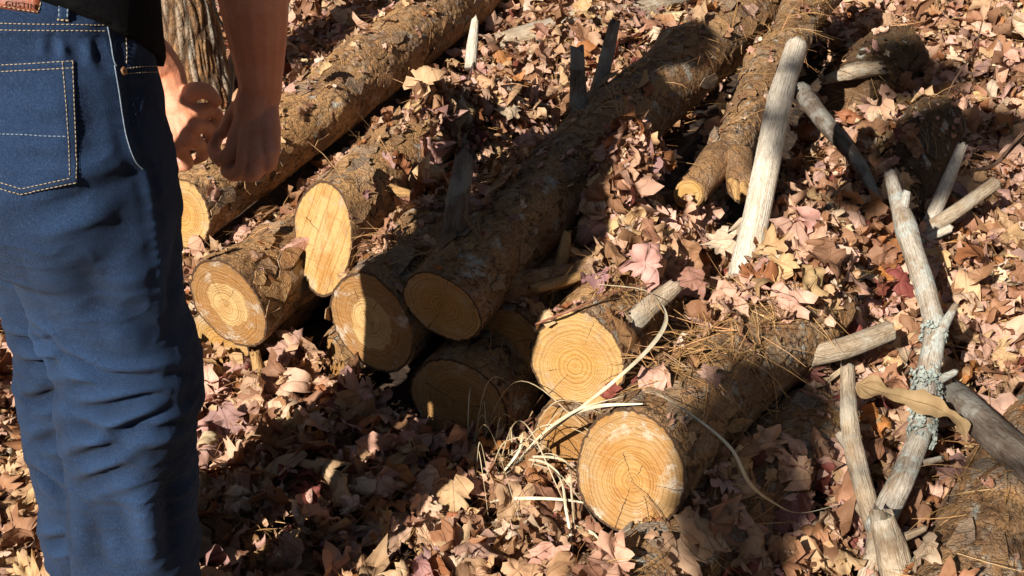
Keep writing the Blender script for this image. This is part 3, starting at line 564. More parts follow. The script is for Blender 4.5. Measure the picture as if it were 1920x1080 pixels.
def loft(mb, rings, nv=48):
    """rings: centre, half-axis vectors u and v, exponent"""
    th = np.arange(nv) * 2 * np.pi / nv; VV = []
    for c, u, v, e in rings:
        cc, ss = np.cos(th), np.sin(th); k = (np.abs(cc) ** e + np.abs(ss) ** e) ** (-1 / e)
        VV.append(np.asarray(c) + (k * cc)[:, None] * np.asarray(u) + (k * ss)[:, None] * np.asarray(v))
    V = np.concatenate(VV); n = len(rings); a = np.arange(nv); b = (a + 1) % nv; k = len(V); o = (n - 1) * nv
    V = np.vstack([V, VV[0].mean(0), VV[-1].mean(0)])
    mb.add(V, grid_quads(n, nv), np.concatenate([np.stack([np.full(nv, k), b, a], 1), np.stack([np.full(nv, k + 1), o + a, o + b], 1)]))
def limb(mb, pts, rad, sub=6):
    C = catmull(pts, (len(pts) - 1) * sub + 1); r = np.interp(np.linspace(0, 1, len(C)), np.linspace(0, 1, len(rad)), rad)
    t0, t1 = unit(C[0] - C[1]), unit(C[-1] - C[-2]); e = np.array([.35, .7, .93])
    C = np.vstack([[C[0] + t0 * r[0] * k for k in e[::-1]], C, [C[-1] + t1 * r[-1] * k for k in e]]); q = np.sqrt(1 - e ** 2)
    r = np.concatenate([r[0] * q[::-1], r, r[-1] * q]); T, A, B = frames(C); nv = 16; th = np.arange(nv) * 2 * np.pi / nv
    V = (C[:, None] + r[:, None, None] * (np.cos(th)[None, :, None] * A[:, None] + np.sin(th)[None, :, None] * B[:, None])).reshape(-1, 3)
    n = len(C); k = len(V); a = np.arange(nv); b = (a + 1) % nv; o = (n - 1) * nv; V = np.vstack([V, C[0] + t0 * r[3] * 0, C[-1]])
    mb.add(V, grid_quads(n, nv), np.concatenate([np.stack([np.full(nv, k), b, a], 1), np.stack([np.full(nv, k + 1), o + a, o + b], 1)]))
def bvh_of(V, Q, T): return BVHTree.FromPolygons([tuple(v) for v in V], [tuple(f) for f in Q] + [tuple(f) for f in T])
CAM = Vector((0, 0, CH))
def hit(bvh, px, py):
    l, n, i, d = bvh.ray_cast(CAM, Vector(ray(px, py)).normalized()); return (None, None) if l is None else (np.array(l), np.array(n))

HX = np.array([-.553, 1.505, 0]); fw = unit([.47, .88, 0]); rt = np.array([fw[1], -fw[0], 0]); UP = np.array([0, 0, 1.0])
man = thing('person', [HX[0], HX[1], 0], 'man from behind in indigo jeans and black shirt, stooping with both hands low', 'person')
# jeans: hips and two legs grown into one surface
jm = MB()
def hip(z, a, b, off=0, lat=0): return (HX + fw * off + rt * lat + UP * z, rt * a, fw * b, 2.3)
loft(jm, [hip(.80, .150, .098, -.01), hip(.86, .168, .118, -.012), hip(.92, .176, .128, -.012), hip(.98, .170, .122, -.004), hip(1.04, .163, .112, .004), hip(1.09, .151, .101, .006), hip(1.135, .144, .095, .010)], 64)
def legring(y, xl, xr, D, e=2.4, rot=None, sq=.92):
    if rot is None: rot = float(np.interp(y, [250, 480, 820, 1100], [18, 24, 38, 40]))
    xc = (xl + xr) / 2; d = ray(xc, y); c_ = np.array([0, 0, CH]) + d * (D / d[1]); dep = D / d[1]; w = (xr - xl) / 2 / F * dep
    v = unit([c_[0], c_[1], 0]); p = np.array([v[1], -v[0], 0]); a = R(rot); u2 = p * math.cos(a) - v * math.sin(a); v2 = v * math.cos(a) + p * math.sin(a)
    tt = np.linspace(0, 6.283, 90); kk = (np.abs(np.cos(tt)) ** e + np.abs(np.sin(tt)) ** e) ** (-1 / e); k = 1.0 / np.abs(kk * np.cos(tt) * (u2 @ p) + kk * np.sin(tt) * sq * (v2 @ p)).max()
    return (c_, u2 * w * k, v2 * w * sq * k, e)
RL = [(1230, 140, 372, 1.438), (1150, 141, 376, 1.483), (1080, 140, 375, 1.483), (1000, 134, 371, 1.483), (930, 130, 368, 1.483), (860, 124, 367, 1.478), (800, 112, 370, 1.473), (760, 107, 382, 1.473), (700, 108, 382, 1.478), (650, 96, 374, 1.483), (600, 72, 350, 1.483), (540, 46, 338, 1.478), (470, 22, 339, 1.473), (400, 8, 339, 1.468), (330, 4, 334, 1.468), (260, 20, 316, 1.473), (190, 40, 300, 1.483)]
LLg = [(1200, 130, 345, 1.700), (1110, 120, 338, 1.695), (1050, 104, 328, 1.690), (1020, 90, 318, 1.690), (965, 72, 305, 1.685), (925, 80, 305, 1.680), (880, 64, 296, 1.670), (815, 50, 290, 1.660), (750, 36, 276, 1.650), (690, 29, 262, 1.640), (640, 30, 255, 1.630), (605, 18, 250, 1.620), (550, 3, 240, 1.610), (480, -18, 230, 1.600), (400, -45, 215, 1.590), (320, -75, 195, 1.580), (250, -90, 180, 1.575)]
loft(jm, [legring(*q, e=2.9) for q in RL], 56); loft(jm, [legring(*q, e=2.4, rot=20) for q in LLg], 56)
JV, JN, JQ, JT = remesh(jm, .0062, 10, .5)
jb = bvh_of(JV, JQ, JT)
def on(bvh, pts, n=40):
    C = catmull([(a, b, 0) for a, b in pts], n); o = []; g = []
    for a, b, _ in C:
        l, nn_ = hit(bvh, a, b)
        if l is not None: o.append(l); g.append(nn_)
    return np.array(o), np.array(g)
# one level of subdivision by hand: simple quad split, then folds
def subdiv(V, Q):
    E = np.sort(np.concatenate([Q[:, [0, 1]], Q[:, [1, 2]], Q[:, [2, 3]], Q[:, [3, 0]]]), 1); key = E[:, 0].astype(np.int64) * len(V) + E[:, 1]
    uq, inv = np.unique(key, return_inverse=True); a, b = uq // len(V), uq % len(V); n = len(V); m = len(Q)
    VV = np.vstack([V, (V[a] + V[b]) / 2, V[Q].mean(1)]); e = inv.reshape(4, m) + n; c = np.arange(m) + n + len(uq)
    return VV, np.concatenate([np.stack([Q[:, 0], e[0], c, e[3]], 1), np.stack([e[0], Q[:, 1], e[1], c], 1), np.stack([c, e[1], Q[:, 2], e[2]], 1), np.stack([e[3], c, e[2], Q[:, 3]], 1)])
def vnormals(V, Q):
    fn = np.cross(V[Q[:, 2]] - V[Q[:, 0]], V[Q[:, 3]] - V[Q[:, 1]]); nn_ = np.zeros_like(V)
    for k in range(4): np.add.at(nn_, Q[:, k], fn)
    return nn_ / np.maximum(np.linalg.norm(nn_, axis=1), 1e-12)[:, None]
def relax(V, Q, it):
    for _ in range(it):
        S = np.zeros_like(V); C_ = np.zeros(len(V))
        for a, b in ((0, 1), (1, 2), (2, 3), (3, 0)):
            np.add.at(S, Q[:, a], V[Q[:, b]]); np.add.at(C_, Q[:, a], 1); np.add.at(S, Q[:, b], V[Q[:, a]]); np.add.at(C_, Q[:, b], 1)
        V = V * .5 + .5 * S / np.maximum(C_, 1)[:, None]
    return V
V1, Q1 = subdiv(JV, JQ); V1 = relax(V1, Q1, 3); N1 = vnormals(V1, Q1)
FOLDS = [  # photo-traced crease lines: points, depth, width (m)
    ([(92, 650), (144, 678), (197, 704), (241, 709), (299, 708), (356, 700)], .010, .0075), ([(140, 772), (217, 762), (270, 746), (318, 738)], .010, .0085),
    ([(205, 816), (260, 790), (320, 768)], .010, .008), ([(214, 815), (290, 803), (362, 793)], .007, .007), ([(135, 868), (193, 846), (265, 815)], .007, .009),
    ([(138, 918), (193, 894), (255, 868)], .006, .009), ([(120, 735), (170, 722), (230, 728), (285, 722)], .005, .008), ([(118, 800), (165, 800), (205, 806)], .005, .008),
    ([(50, 394), (110, 384), (165, 362), (215, 348), (268, 332)], .006, .014), ([(262, 362), (240, 420), (205, 500), (190, 560)], .002, .030), ([(140, 480), (180, 560), (205, 640)], .004, .018),
    ([(22, 634), (60, 640), (105, 644)], .008, .008), ([(45, 682), (80, 682), (115, 674)], .007, .008), ([(42, 757), (80, 748), (112, 734)], .007, .009), ([(76, 1022), (105, 1018), (138, 1014)], .008, .009),
    ([(60, 880), (90, 900), (126, 930)], .006, .010), ([(52, 615), (80, 625), (104, 650)], .005, .008), ([(60, 830), (90, 824), (122, 800)], .004, .01),
    ([(100, 68), (97, 90), (98, 110)], .003, .005), ([(150, 66), (147, 95), (152, 118)], .003, .006), ([(178, 66), (182, 95), (196, 130)], .003, .006), ([(125, 66), (128, 84), (138, 112)], .0025, .005),
    ([(160, 150), (168, 230), (165, 300)], .003, .012), ([(40, 230), (90, 238), (135, 232)], .0025, .010), ([(230, 560), (262, 600), (300, 622)], .005, .016), ([(330, 430), (322, 520), (318, 600)], .004, .016),
    ([(203, 62), (213, 118), (222, 170), (236, 252), (254, 304), (274, 330), (286, 400), (294, 480), (298, 560), (300, 640)], -.0014, .006),
    ([(175, 950), (178, 1010), (186, 1070)], .004, .014), ([(255, 900), (272, 970), (285, 1060)], -.006, .016), ([(320, 860), (322, 950), (330, 1060)], .005, .018)]
dsp = np.zeros(len(V1)); fade = np.zeros(len(V1))
for pts, dp, w in FOLDS:
    C, _ = on(jb, pts, 44)
    if len(C) < 3: continue
    lo, hi = C.min(0) - .07, C.max(0) + .07; sel = np.where(((V1 > lo) & (V1 < hi)).all(1))[0]
    d = np.full(len(sel), 9.); tt = np.zeros(len(sel))
    for k, c in enumerate(C):
        q = np.linalg.norm(V1[sel] - c, axis=1); s = q < d; d = np.where(s, q, d); tt = np.where(s, k / len(C), tt)
    dp *= 1.35; w *= 1.0
    env = np.sin(np.clip(tt, .03, .97) * np.pi) ** .8
    dsp[sel] += env * (-dp * np.exp(-(d / w) ** 2) + .55 * dp * np.exp(-((d - 2.1 * w) / (1.1 * w)) ** 2))
    fade[sel] += env * np.sign(dp) * (.35 * np.exp(-((d - 2.1 * w) / (1.1 * w)) ** 2) - .3 * np.exp(-(d / w) ** 2))
zz = V1[:, 2]; wr = .0032 * fbm(V1 * [14, 14, 26], 5, 3) + .0012 * fbm(V1 * [40, 40, 60], 9, 2)
rg = (1 - np.abs(fbm(V1 * [5, 5, 24] + 7, 12, 2)) * 2.4); wr += .0014 * np.clip(rg, 0, 1) ** 3 * (np.exp(-((zz - .52) / .13) ** 2) + .8 * sstep(.32, .12, zz) + .25)
rg2 = (1 - np.abs(fbm(V1 * [16, 16, 34] + 3, 22, 2)) * 2.6); wr += .0012 * np.clip(rg2, 0, 1) ** 3
wr *= 1 + .7 * np.exp(-((zz - .5) / .12) ** 2) + 1.0 * sstep(.3, .1, zz)
wb, _ = on(jb, [(-60, 64), (60, 66), (130, 66), (206, 66)], 60)     # waistband step
dsp += wr
step = zz > np.interp(V1[:, 0], wb[:, 0], wb[:, 2]); dsp += np.where(step & (zz > .9), .0018, 0)
V2 = V1 + N1 * dsp[:, None]; fade = np.clip(.32 + fade + .30 * fbm(V1 * [9, 9, 7], 4, 3) + .28 * np.exp(-((V1 - P(185, 480, .72)) ** 2).sum(1) / .008), 0, 1)
jeans = obj('jeans', V2, [Q1], MAT['denim'], man, {'fade': fade})
jb2 = bvh_of(V2, Q1, [])
def stitches(pts, n, w=.00052, lift=.0008, dash=.0034, gap=.0014, m='thread', parent=jeans, bvh=None, extra=0.0, solid=False):
    C, G = on(bvh or jb2, pts, n)
    if len(C) < 3: return
    C = C + G * (lift + extra)
    if solid:
        V, Q, T = tube(C[::2], [w], len(C), 6); return obj('seam', V, [Q, T], MAT[m], parent)
    s = np.concatenate([[0], np.cumsum(np.linalg.norm(np.diff(C, axis=0), axis=1))]); mb = MB(); p = 0
    while p < s[-1] - dash:
        q = np.linspace(p, p + dash, 4); L = np.stack([np.interp(q, s, C[:, k]) for k in range(3)], 1); mb.add(*tube(L, [w * .6, w, w, w * .6], 4, 6)); p += dash + gap
    V, FF = mb.out(); return obj('stitching', V, FF, MAT[m], parent)
stitches([(-60, 42), (60, 45), (130, 46), (196, 47)], 120); stitches([(-60, 55), (60, 57), (130, 57), (200, 58)], 120)
stitches([(196, 32), (203, 60), (212, 110), (218, 125)], 40, w=.0007, m='pthread', solid=True); stitches([(214, 122), (222, 170), (235, 250), (252, 300), (268, 318)], 70, w=.0007, m='pthread', solid=True)
stitches([(236, 128), (265, 125), (292, 124)], 40); stitches([(236, 138), (265, 136), (295, 135)], 40)
stitches([(234, 62), (237, 95), (236, 122)], 30, w=.0006)
# back pocket: raised patch with a turned edge
def patch(bvh, fn, nu, nv, lift, edge=.0002):
    U, Vv = np.meshgrid(np.linspace(0, 1, nu), np.linspace(0, 1, nv), indexing='ij'); PX = fn(U, Vv); V = np.zeros((nu, nv, 3)); bad = None
    for i in range(nu):
        for j in range(nv):
            l, n = hit(bvh, *PX[i, j])
            if l is None: l, n, _, _ = bvh.find_nearest(Vector(P(PX[i, j][0], PX[i, j][1], .95))); l, n = np.array(l), np.array(n)
            V[i, j] = l + n * (edge if i in (0, nu - 1) or j in (0, nv - 1) else lift)
    return V.reshape(-1, 3), grid_quads(nu, nv, False)
TL, TR, BR, BL_, TIP = map(np.array, ((-76., 122.), (141., 112.), (147., 344.), (-72., 330.), (37., 367.)))
def pocket(U, W):
    U = np.where(U < .02, U, np.where(U > .98, U, U)); top = TL + (TR - TL) * U[..., None]
    bot = np.where((U < .5)[..., None], BL_ + (TIP - BL_) * (U * 2)[..., None], TIP + (BR - TIP) * (U * 2 - 1)[..., None]); return top + (bot - top) * W[..., None]
PV, PQ = patch(jb2, pocket, 56, 56, .0028); PV2 = relax(PV, PQ, 0)
pk = obj('back_pocket', PV2, [PQ], MAT['denim'], jeans, {'fade': np.full(len(PV2), .42) + .2 * fbm(PV2 * 30, 3, 3)})
pb = bvh_of(np.vstack([V2, PV2]), np.vstack([Q1, PQ + len(V2)]), [])
for pts in ([(-70, 126), (40, 121), (116, 116), (140, 115)], [(-70, 138), (40, 132), (118, 128), (139, 127)], [(136, 116), (139, 200), (142, 280), (143, 341)], [(117, 117), (124, 200), (129, 280), (131, 335)],
            [(143, 342), (90, 353), (37, 364)], [(131, 334), (85, 344), (40, 354)], [(37, 364), (-20, 346), (-68, 329)], [(40, 354), (-15, 337), (-60, 322)]):
    stitches(pts, 90, parent=pk, bvh=pb)
stitches([(-40, 250), (40, 252), (80, 255), (128, 256)], 80, w=.0006, m='pthread', parent=pk, bvh=pb)
# belt loop, leather patch, rivet
quad = lambda a, b, c, d: (lambda U, W: (np.array(a, float) + (np.array(b, float) - a) * U[..., None]) * (1 - W[..., None]) + (np.array(d, float) + (np.array(c, float) - d) * U[..., None]) * W[..., None])
LV, LQ = patch(jb2, quad((111, -28), (134, -28), (131, 39), (109, 38)), 8, 14, .0055); lp = obj('belt_loop', LV, [LQ], MAT['denim'], jeans, {'fade': np.full(len(LV), .5)})
lb = bvh_of(np.vstack([V2, LV]), np.vstack([Q1, LQ + len(V2)]), []); 
for x0, x1 in ((113, 112), (129, 126)): stitches([(x0, -25), ((x0 + x1) / 2, 5), (x1, 36)], 40, w=.0009, m='pthread', parent=lp, bvh=lb)
stitches([(108, 36), (120, 36.5), (132, 37.5)], 16, w=.0012, parent=lp, bvh=lb)
LV, LQ = patch(jb2, quad((-85, -62), (84, -60), (73, 26), (-88, 4)), 26, 16, .0042); le = obj('leather_patch', LV, [LQ], MAT['leather'], jeans)
lb = bvh_of(np.vstack([V2, LV]), np.vstack([Q1, LQ + len(V2)]), [])
stitches([(-70, 2), (0, 11), (60, 20), (70, 21), (76, 0), (79, -40)], 70, w=.0006, parent=le, bvh=lb)
cu = bpy.data.curves.new('pressed_lettering', 'FONT'); cu.body = 'GUSTIN'; cu.size = .0074; cu.extrude = .0002; cu.space_character = 1.25; cu.align_x = 'CENTER'
to = bpy.data.objects.new('tmp', cu); COL.objects.link(to); tm = bpy.data.meshes.new_from_object(to.evaluated_get(bpy.context.evaluated_depsgraph_get())); bpy.data.objects.remove(to)
l0, n0 = hit(lb, 38, 14); l1, n1 = hit(lb, 20, 11); l2, n2 = hit(lb, 60, 15.5); xa = unit(l2 - l1); za = unit(n0 - xa * (n0 @ xa)); ya = np.cross(za, xa)
tv = np.array([v.co for v in tm.vertices]); tv = l0 + tv[:, :1] * xa + tv[:, 1:2] * ya + (tv[:, 2:] + .0006) * za
me = tm.copy(); me.vertices.foreach_set('co', (tv - wloc(le)).astype(np.float32).ravel()); me.materials.clear(); me.materials.append(MAT['ink']); me.update()
tx = bpy.data.objects.new('pressed_lettering', me); COL.objects.link(tx); tx.parent = le
l0, n0 = hit(jb2, 231, 133)
a = unit(np.cross(n0, UP)); b_ = np.cross(n0, a); th = np.arange(16) * np.pi / 8
W = np.concatenate([l0 + n0 * h_ + r_ * (np.cos(th)[:, None] * a + np.sin(th)[:, None] * b_) for r_, h_ in ((.0048, 0), (.0045, .0018), (.003, .0024), (.001, .0018))]); obj('rivet', W, [grid_quads(4, 16)], MAT['copper'], jeans)

# body: head, torso, arms and hands in one surface
LEAN = lambda z: -rt * .10 * min(1, max(0, (z - 1.05) / .35))
bm_ = MB(); SH = HX + fw * .27 + UP * 1.37 - rt * .10
loft(bm_, [(HX + fw * o + UP * z + LEAN(z), rt * a, fw * b, 2.2) for z, o, a, b in ((1.0, .0, .150, .10), (1.12, .05, .148, .10), (1.22, .12, .155, .105), (1.31, .19, .165, .105), (1.375, .26, .15, .085), (1.41, .30, .08, .06))], 40)
HD = HX + fw * .49 + UP * 1.43 - rt * .10
limb(bm_, [HX + fw * .27 + UP * 1.37 - rt * .10, HX + fw * .37 + UP * 1.40 - rt * .10, HD], [.062, .056, .07])
limb(bm_, [HD - fw * .02 + UP * .03, HD + fw * .015 - UP * .01], [.088, .086]); limb(bm_, [HD + fw * .035 - UP * .055, HD + fw * .05 - UP * .09], [.062, .045])
limb(bm_, [HD + fw * .088 + UP * .005, HD + fw * .112 - UP * .028], [.010, .015]); limb(bm_, [HD + fw * .085 - UP * .065, HD + fw * .092 - UP * .068], [.02, .016])
for s in (-1, 1): limb(bm_, [HD + rt * s * .085 - fw * .005 + UP * .015, HD + rt * s * .088 - fw * .008 - UP * .025], [.016, .011])
RS, RE, RW = SH + rt * .185, PD(470, -110, 1.80), PD(489, 168, 1.885)
limb(bm_, [RS, RS * .5 + RE * .5 - fw * .01, RE], [.064, .054, .047]); limb(bm_, [RE, PD(474, -20, 1.82), PD(481, 60, 1.845), RW], [.048, .0475, .0405, .028])
KN = [(438, 286, 1.905), (462, 297, 1.885), (487, 297, 1.875), (509, 284, 1.872)]
limb(bm_, [RW, PD(479, 205, 1.893), PD(474, 235, 1.898)], [.0285, .030, .024])
for q, r_ in zip(KN, (.0135, .014, .0135, .0125)): limb(bm_, [PD(487 + (q[0] - 474) * .35, 190, 1.888), PD(*[(a_ * .45 + b_ * .55) for a_, b_ in zip((486 + (q[0] - 474) * .4, 192, 1.888), q)]), PD(*q)], [.016, .0155, r_])
for pts, rd in (([KN[0], (415, 298, 1.915), (401, 280, 1.935), (409, 254, 1.942)], (.0122, .0108, .0096, .008)),     # index, pinching the twig
                ([KN[1], (450, 323, 1.895), (428, 322, 1.925), (424, 300, 1.95)], (.0126, .0112, .0098, .0082)),
                ([KN[2], (478, 324, 1.882), (456, 325, 1.915), (450, 304, 1.945)], (.0122, .0108, .0096, .008)),
                ([KN[3], (504, 309, 1.878), (485, 313, 1.905), (477, 295, 1.935)], (.0112, .0098, .0088, .0074)),
                ([(466, 196, 1.898), (446, 212, 1.91), (430, 234, 1.925), (415, 250, 1.943)], (.0180, .0145, .0116, .0088))):           # thumb
    limb(bm_, [PD(*p) for p in pts], rd, 5)
LS, LE, LW = SH - rt * .185, np.array([-.70, 1.90, 1.10]), PD(320, 182, 2.13)
limb(bm_, [LS, LS * .5 + LE * .5, LE], [.064, .053, .046]); limb(bm_, [LE, LE * .6 + LW * .4, PD(284, 118, 2.12), LW], [.046, .046, .039, .029])
KL = [(364, 212, 2.12), (360, 238, 2.112), (348, 262, 2.108), (329, 276, 2.105)]
limb(bm_, [LW, PD(332, 205, 2.125), PD(340, 228, 2.13)], [.0285, .029, .024])
for q, r_ in zip(KL, (.0132, .0138, .0132, .0122)): limb(bm_, [PD(322 + (q[0] - 350) * .3, 190, 2.125), PD(*[(a_ * .45 + b_ * .55) for a_, b_ in zip((324 + (q[0] - 350) * .3, 192, 2.12), q)]), PD(*q)], [.016, .0152, r_])
for pts, rd in (([(338, 192, 2.125), (362, 172, 2.115), (388, 172, 2.12), (406, 190, 2.13)], (.0175, .0145, .0118, .0086)),             # thumb over the top
                ([KL[0], (388, 206, 2.135), (408, 218, 2.15), (405, 242, 2.155)], (.0124, .011, .0098, .0082)),
                ([KL[1], (385, 238, 2.14), (400, 254, 2.165), (388, 272, 2.175)], (.0126, .0112, .0098, .0082)),
                ([KL[2], (371, 270, 2.135), (382, 288, 2.165), (366, 300, 2.18)], (.0122, .0108, .0096, .008)),
                ([KL[3], (346, 292, 2.13), (352, 308, 2.16), (338, 314, 2.175)], (.0112, .0098, .0088, .0074))):
    limb(bm_, [PD(*p) for p in pts], rd, 5)
BV, BN, BQ, BT = remesh(bm_, .0022, 2, .3)
ves = .0006 * fbm(BV * 90, 3, 3); BV = BV + BN * ves[:, None]
body = obj('body', BV, [BQ, BT] if len(BT) else [BQ], MAT['skin'], man)
# shirt with short sleeves, riding up at the back
sm_ = MB(); rows = []
for z, o, a, b, tilt in ((1.074, .012, .173, .123, .098), (1.13, .042, .167, .117, .07), (1.19, .085, .168, .115, .03), (1.25, .14, .185, .128, 0), (1.31, .19, .195, .126, 0), (1.37, .25, .185, .108, 0), (1.405, .29, .11, .08, 0), (1.42, .32, .075, .07, 0)):
    rows.append((HX + fw * o + UP * z + LEAN(z), rt * a, fw * b - UP * tilt, 2.3))
loft(sm_, rows, 64)
for s0, e0 in ((RS, RE), (LS, LE)): limb(sm_, [s0 - UP * .01, s0 * .6 + e0 * .4, s0 * .32 + e0 * .68], [.078, .072, .066])
SV, SN, SQ, ST = remesh(sm_, .0075, 8, .5); SV = SV + SN * (.004 * fbm(SV * [12, 12, 22], 6, 3))[:, None]
obj('shirt', SV, [SQ, ST] if len(ST) else [SQ], MAT['shirt'], man)
hm = MB(); limb(hm, [HD - fw * .035 + UP * .045, HD + fw * .0 + UP * .05], [.092, .088]); limb(hm, [HD - fw * .05 - UP * .03, HD - fw * .045 + UP * .03], [.07, .085])
HV, HN, HQ, HT = remesh(hm, .006, 4, .5); HV = HV + HN * (.004 * fbm(HV * 60, 2, 3))[:, None]; obj('hair', HV, [HQ, HT] if len(HT) else [HQ], MAT['hair'], man)
for (y, xl, xr, D), yaw in ((RL[0], 0), (LLg[0], -8)):
    c = legring(y, xl, xr, D)[0]; g = Matrix.Rotation(R(yaw), 3, 'Z') @ Vector(fw); g = np.array(g); s = np.array([g[1], -g[0], 0]); bo = MB()
    limb(bo, [[c[0], c[1], .16], [c[0], c[1], .07]], [.06, .055]); limb(bo, [np.array([c[0], c[1], .045]) - g * .04, np.array([c[0], c[1], .045]) + g * .08, np.array([c[0], c[1], .038]) + g * .17], [.045, .05, .042])
    v, n_, q_, t_ = remesh(bo, .006, 3); v[:, 2] = np.maximum(v[:, 2], .002); obj('boot', v, [q_, t_] if len(t_) else [q_], MAT['boot'], man)
mb = MB(); V, Q, T = tube([PD(411, 250, 1.938), PD(424, 215, 1.93), PD(434, 165, 1.925), PD(436, 110, 1.925), PD(425, 60, 1.93), PD(408, 30, 1.94), PD(394, -20, 1.95), PD(385, -80, 1.96)], [.0032, .003, .0028, .0026, .0024, .002, .0016, .001], 50, 7, .08, 4, True)
o = obj('held_twig', V, [Q, T], MAT['straw']); props(o, 'slender pale twig pinched in the man\'s right hand', 'twig')
LOWM = MB(); LOWM.add(JV, JQ); LOWM.add(BV, BQ); LOWM.add(SV, SQ)

# ------------------------------------------------------------------ leaves
LV_, LF_ = LOW.out(); logs_bvh = bvh_of(LV_, LF_[0], LF_[1])
def outline(kind, n, g):
    if kind == 'maple':
        half = [(-90, .40), (-72, .62), (-52, .72), (-40, .66), (-24, .76), (-6, .90), (2, .82), (9, .78), (17, .66), (27, .80), (34, .87), (44, .97), (50, .88), (57, .82), (64, .66), (72, .78), (79, .86), (90, 1.02)]
    elif kind == 'oak':
        half = [(-90, 1.15), (-80, .75), (-72, .45), (-55, .32), (-45, .40), (-30, .36), (-12, .32), (0, .42), (18, .36), (36, .36), (48, .46), (60, .46), (72, .66), (80, .80), (90, 1.15)]
    else:
        half = [(-90, 1.0), (-78, .86), (-60, .64), (-35, .52), (0, .47), (35, .52), (60, .62), (78, .82), (90, 1.05)]
    h = np.array(half, float); h[:, 1] *= 1 + g.normal(0, .05, len(h))
    h2 = np.array([[180 - a, r] for a, r in half[::-1]]); h2[:, 1] *= 1 + g.normal(0, .05, len(h2)); a = np.concatenate([h[:, 0], h2[1:-1, 0]]); r = np.concatenate([h[:, 1], h2[1:-1, 1]])
    if n >= 30: aa, rr = a, r
    else:
        k = np.linspace(0, len(a), n, endpoint=False).astype(int); aa, rr = a[k], r[k]
    aa = np.asarray(aa, float); rr = np.array(rr, float)
    if g.random() < .4: c_ = g.uniform(-180, 180); rr = np.where(np.abs((aa - c_ + 180) % 360 - 180) < g.uniform(35, 80), rr * g.uniform(.35, .65), rr)
    rr = rr * np.where(g.random(len(rr)) < .07, g.uniform(.45, .8, len(rr)), 1) * (1 + g.normal(0, .03, len(rr))); t = np.radians(aa); return np.stack([rr * np.cos(t), rr * np.sin(t)], 1)
def proto(kind, hi, g, curl=None, n_rings=None):
    o = outline(kind, 34 if hi else 16, g); n = len(o); rings = (.3, .62, .85, 1.0) if hi else (.6, 1.0)
    xy = np.vstack([[0, 0], np.concatenate([o * r for r in rings])]); m = len(rings)
    a = np.arange(n); b = (a + 1) % n; T = np.stack([0 * a, 1 + a, 1 + b], 1); Q = grid_quads(m, n)[:, ::-1] + 1
    x, y = xy[:, 0].copy(), xy[:, 1].copy(); rho = np.hypot(x, y); ph = np.arctan2(y, x)
    q = np.stack([x, y, 0 * x + g.uniform(0, 50)], 1)
    z = g.uniform(-.1, .5) * np.abs(x) * (g.random() < .75) + .30 * vnoise(q * 2.0, 1) + .24 * vnoise(q * 4.2, 2) * rho + .09 * vnoise(q * 9, 3) + g.uniform(-.12, .16) * rho ** 2 * np.cos(5 * ph + g.uniform(0, 6)) + .035 * np.cos(10 * ph) * rho
    x = x * g.uniform(.72, 1.0); P3 = np.stack([x, y, z], 1); hard = g.random() < .45
    for _ in range(2):
        al = g.uniform(0, np.pi); kap = g.normal(0, 2.4 if hard else 1.2) if curl is None else curl * g.choice([-1, 1]) * g.uniform(.7, 1.2)
        if abs(kap) < .05: kap = .05
        e = np.array([math.cos(al), math.sin(al), 0]); p = np.array([-e[1], e[0], 0]); u = P3 @ e; v = P3 @ p; w = P3[:, 2]
        an = kap * (u - g.uniform(-.4, .4)); rad = 1 / kap - w; P3 = (np.sin(an) * rad)[:, None] * e + v[:, None] * p + np.stack([0 * u, 0 * u, 1 / kap - np.cos(an) * rad], 1)
    P3 -= P3.mean(0); return P3, Q, T, np.stack([xy[:, 0], xy[:, 1], rho], 1)
proto_k = lambda kind, hi, k: proto(kind, hi, np.random.default_rng(900 + k))
PH = [proto_k('maple' if k % 20 < 15 else ('oval' if k % 20 < 19 else 'oak'), True, k) for k in range(60)]
PL = [proto_k('maple' if k % 20 < 15 else ('oval' if k % 20 < 19 else 'oak'), False, k) for k in range(60)]
CLS = [('pale pinkish', (.72, .455, .335), .31), ('light tan', (.69, .455, .26), .22), ('brown', (.40, .215, .12), .28), ('rusty orange', (.46, .20, .08), .05), ('dusty mauve', (.46, .28, .235), .03), ('dark red', (.27, .08, .06), .02), ('cream', (.78, .60, .44), .07)]
CW = np.array([c[2] for c in CLS]); CW /= CW.sum(); CC = np.array([c[1] for c in CLS])
def ringhit(x, y):
    l, n, i, d = logs_bvh.ray_cast(Vector((x, y, 3)), Vector((0, 0, -1))); return (None, None) if l is None else (l.z, n)
LEAFY = [(1270, 430, 150, 140, .9), (1410, 560, 130, 70, .85), (1310, 620, 130, 50, .22), (840, 250, 60, 60, .8), (890, 255, 115, 110, .9), (715, 310, 62, 34, .8), (1080, 60, 150, 60, .7), (1590, 470, 110, 90, .6), (1640, 320, 90, 90, .45), (1190, 520, 110, 36, .6), (990, 100, 130, 60, .7), (1330, 680, 150, 80, .14), (1450, 190, 90, 90, .1), (1830, 930, 110, 100, .1), (1400, 960, 120, 120, .55), (760, 370, 70, 55, .6), (1540, 530, 75, 75, .9), (1250, 1050, 130, 50, .1), (1480, 620, 80, 70, .3), (690, 470, 50, 40, .25)]
BARE = [(860, 530, 1430, 80, 85), (430, 390, 900, 30, 48), (450, 530, 570, 440, 55), (1350, 310, 1540, 40, 42), (720, 590, 830, 480, 55), (640, 350, 780, 270, 30), (1790, 1050, 1900, 850, 70), (1230, 800, 1420, 640, 60)]   # bark kept mostly clear
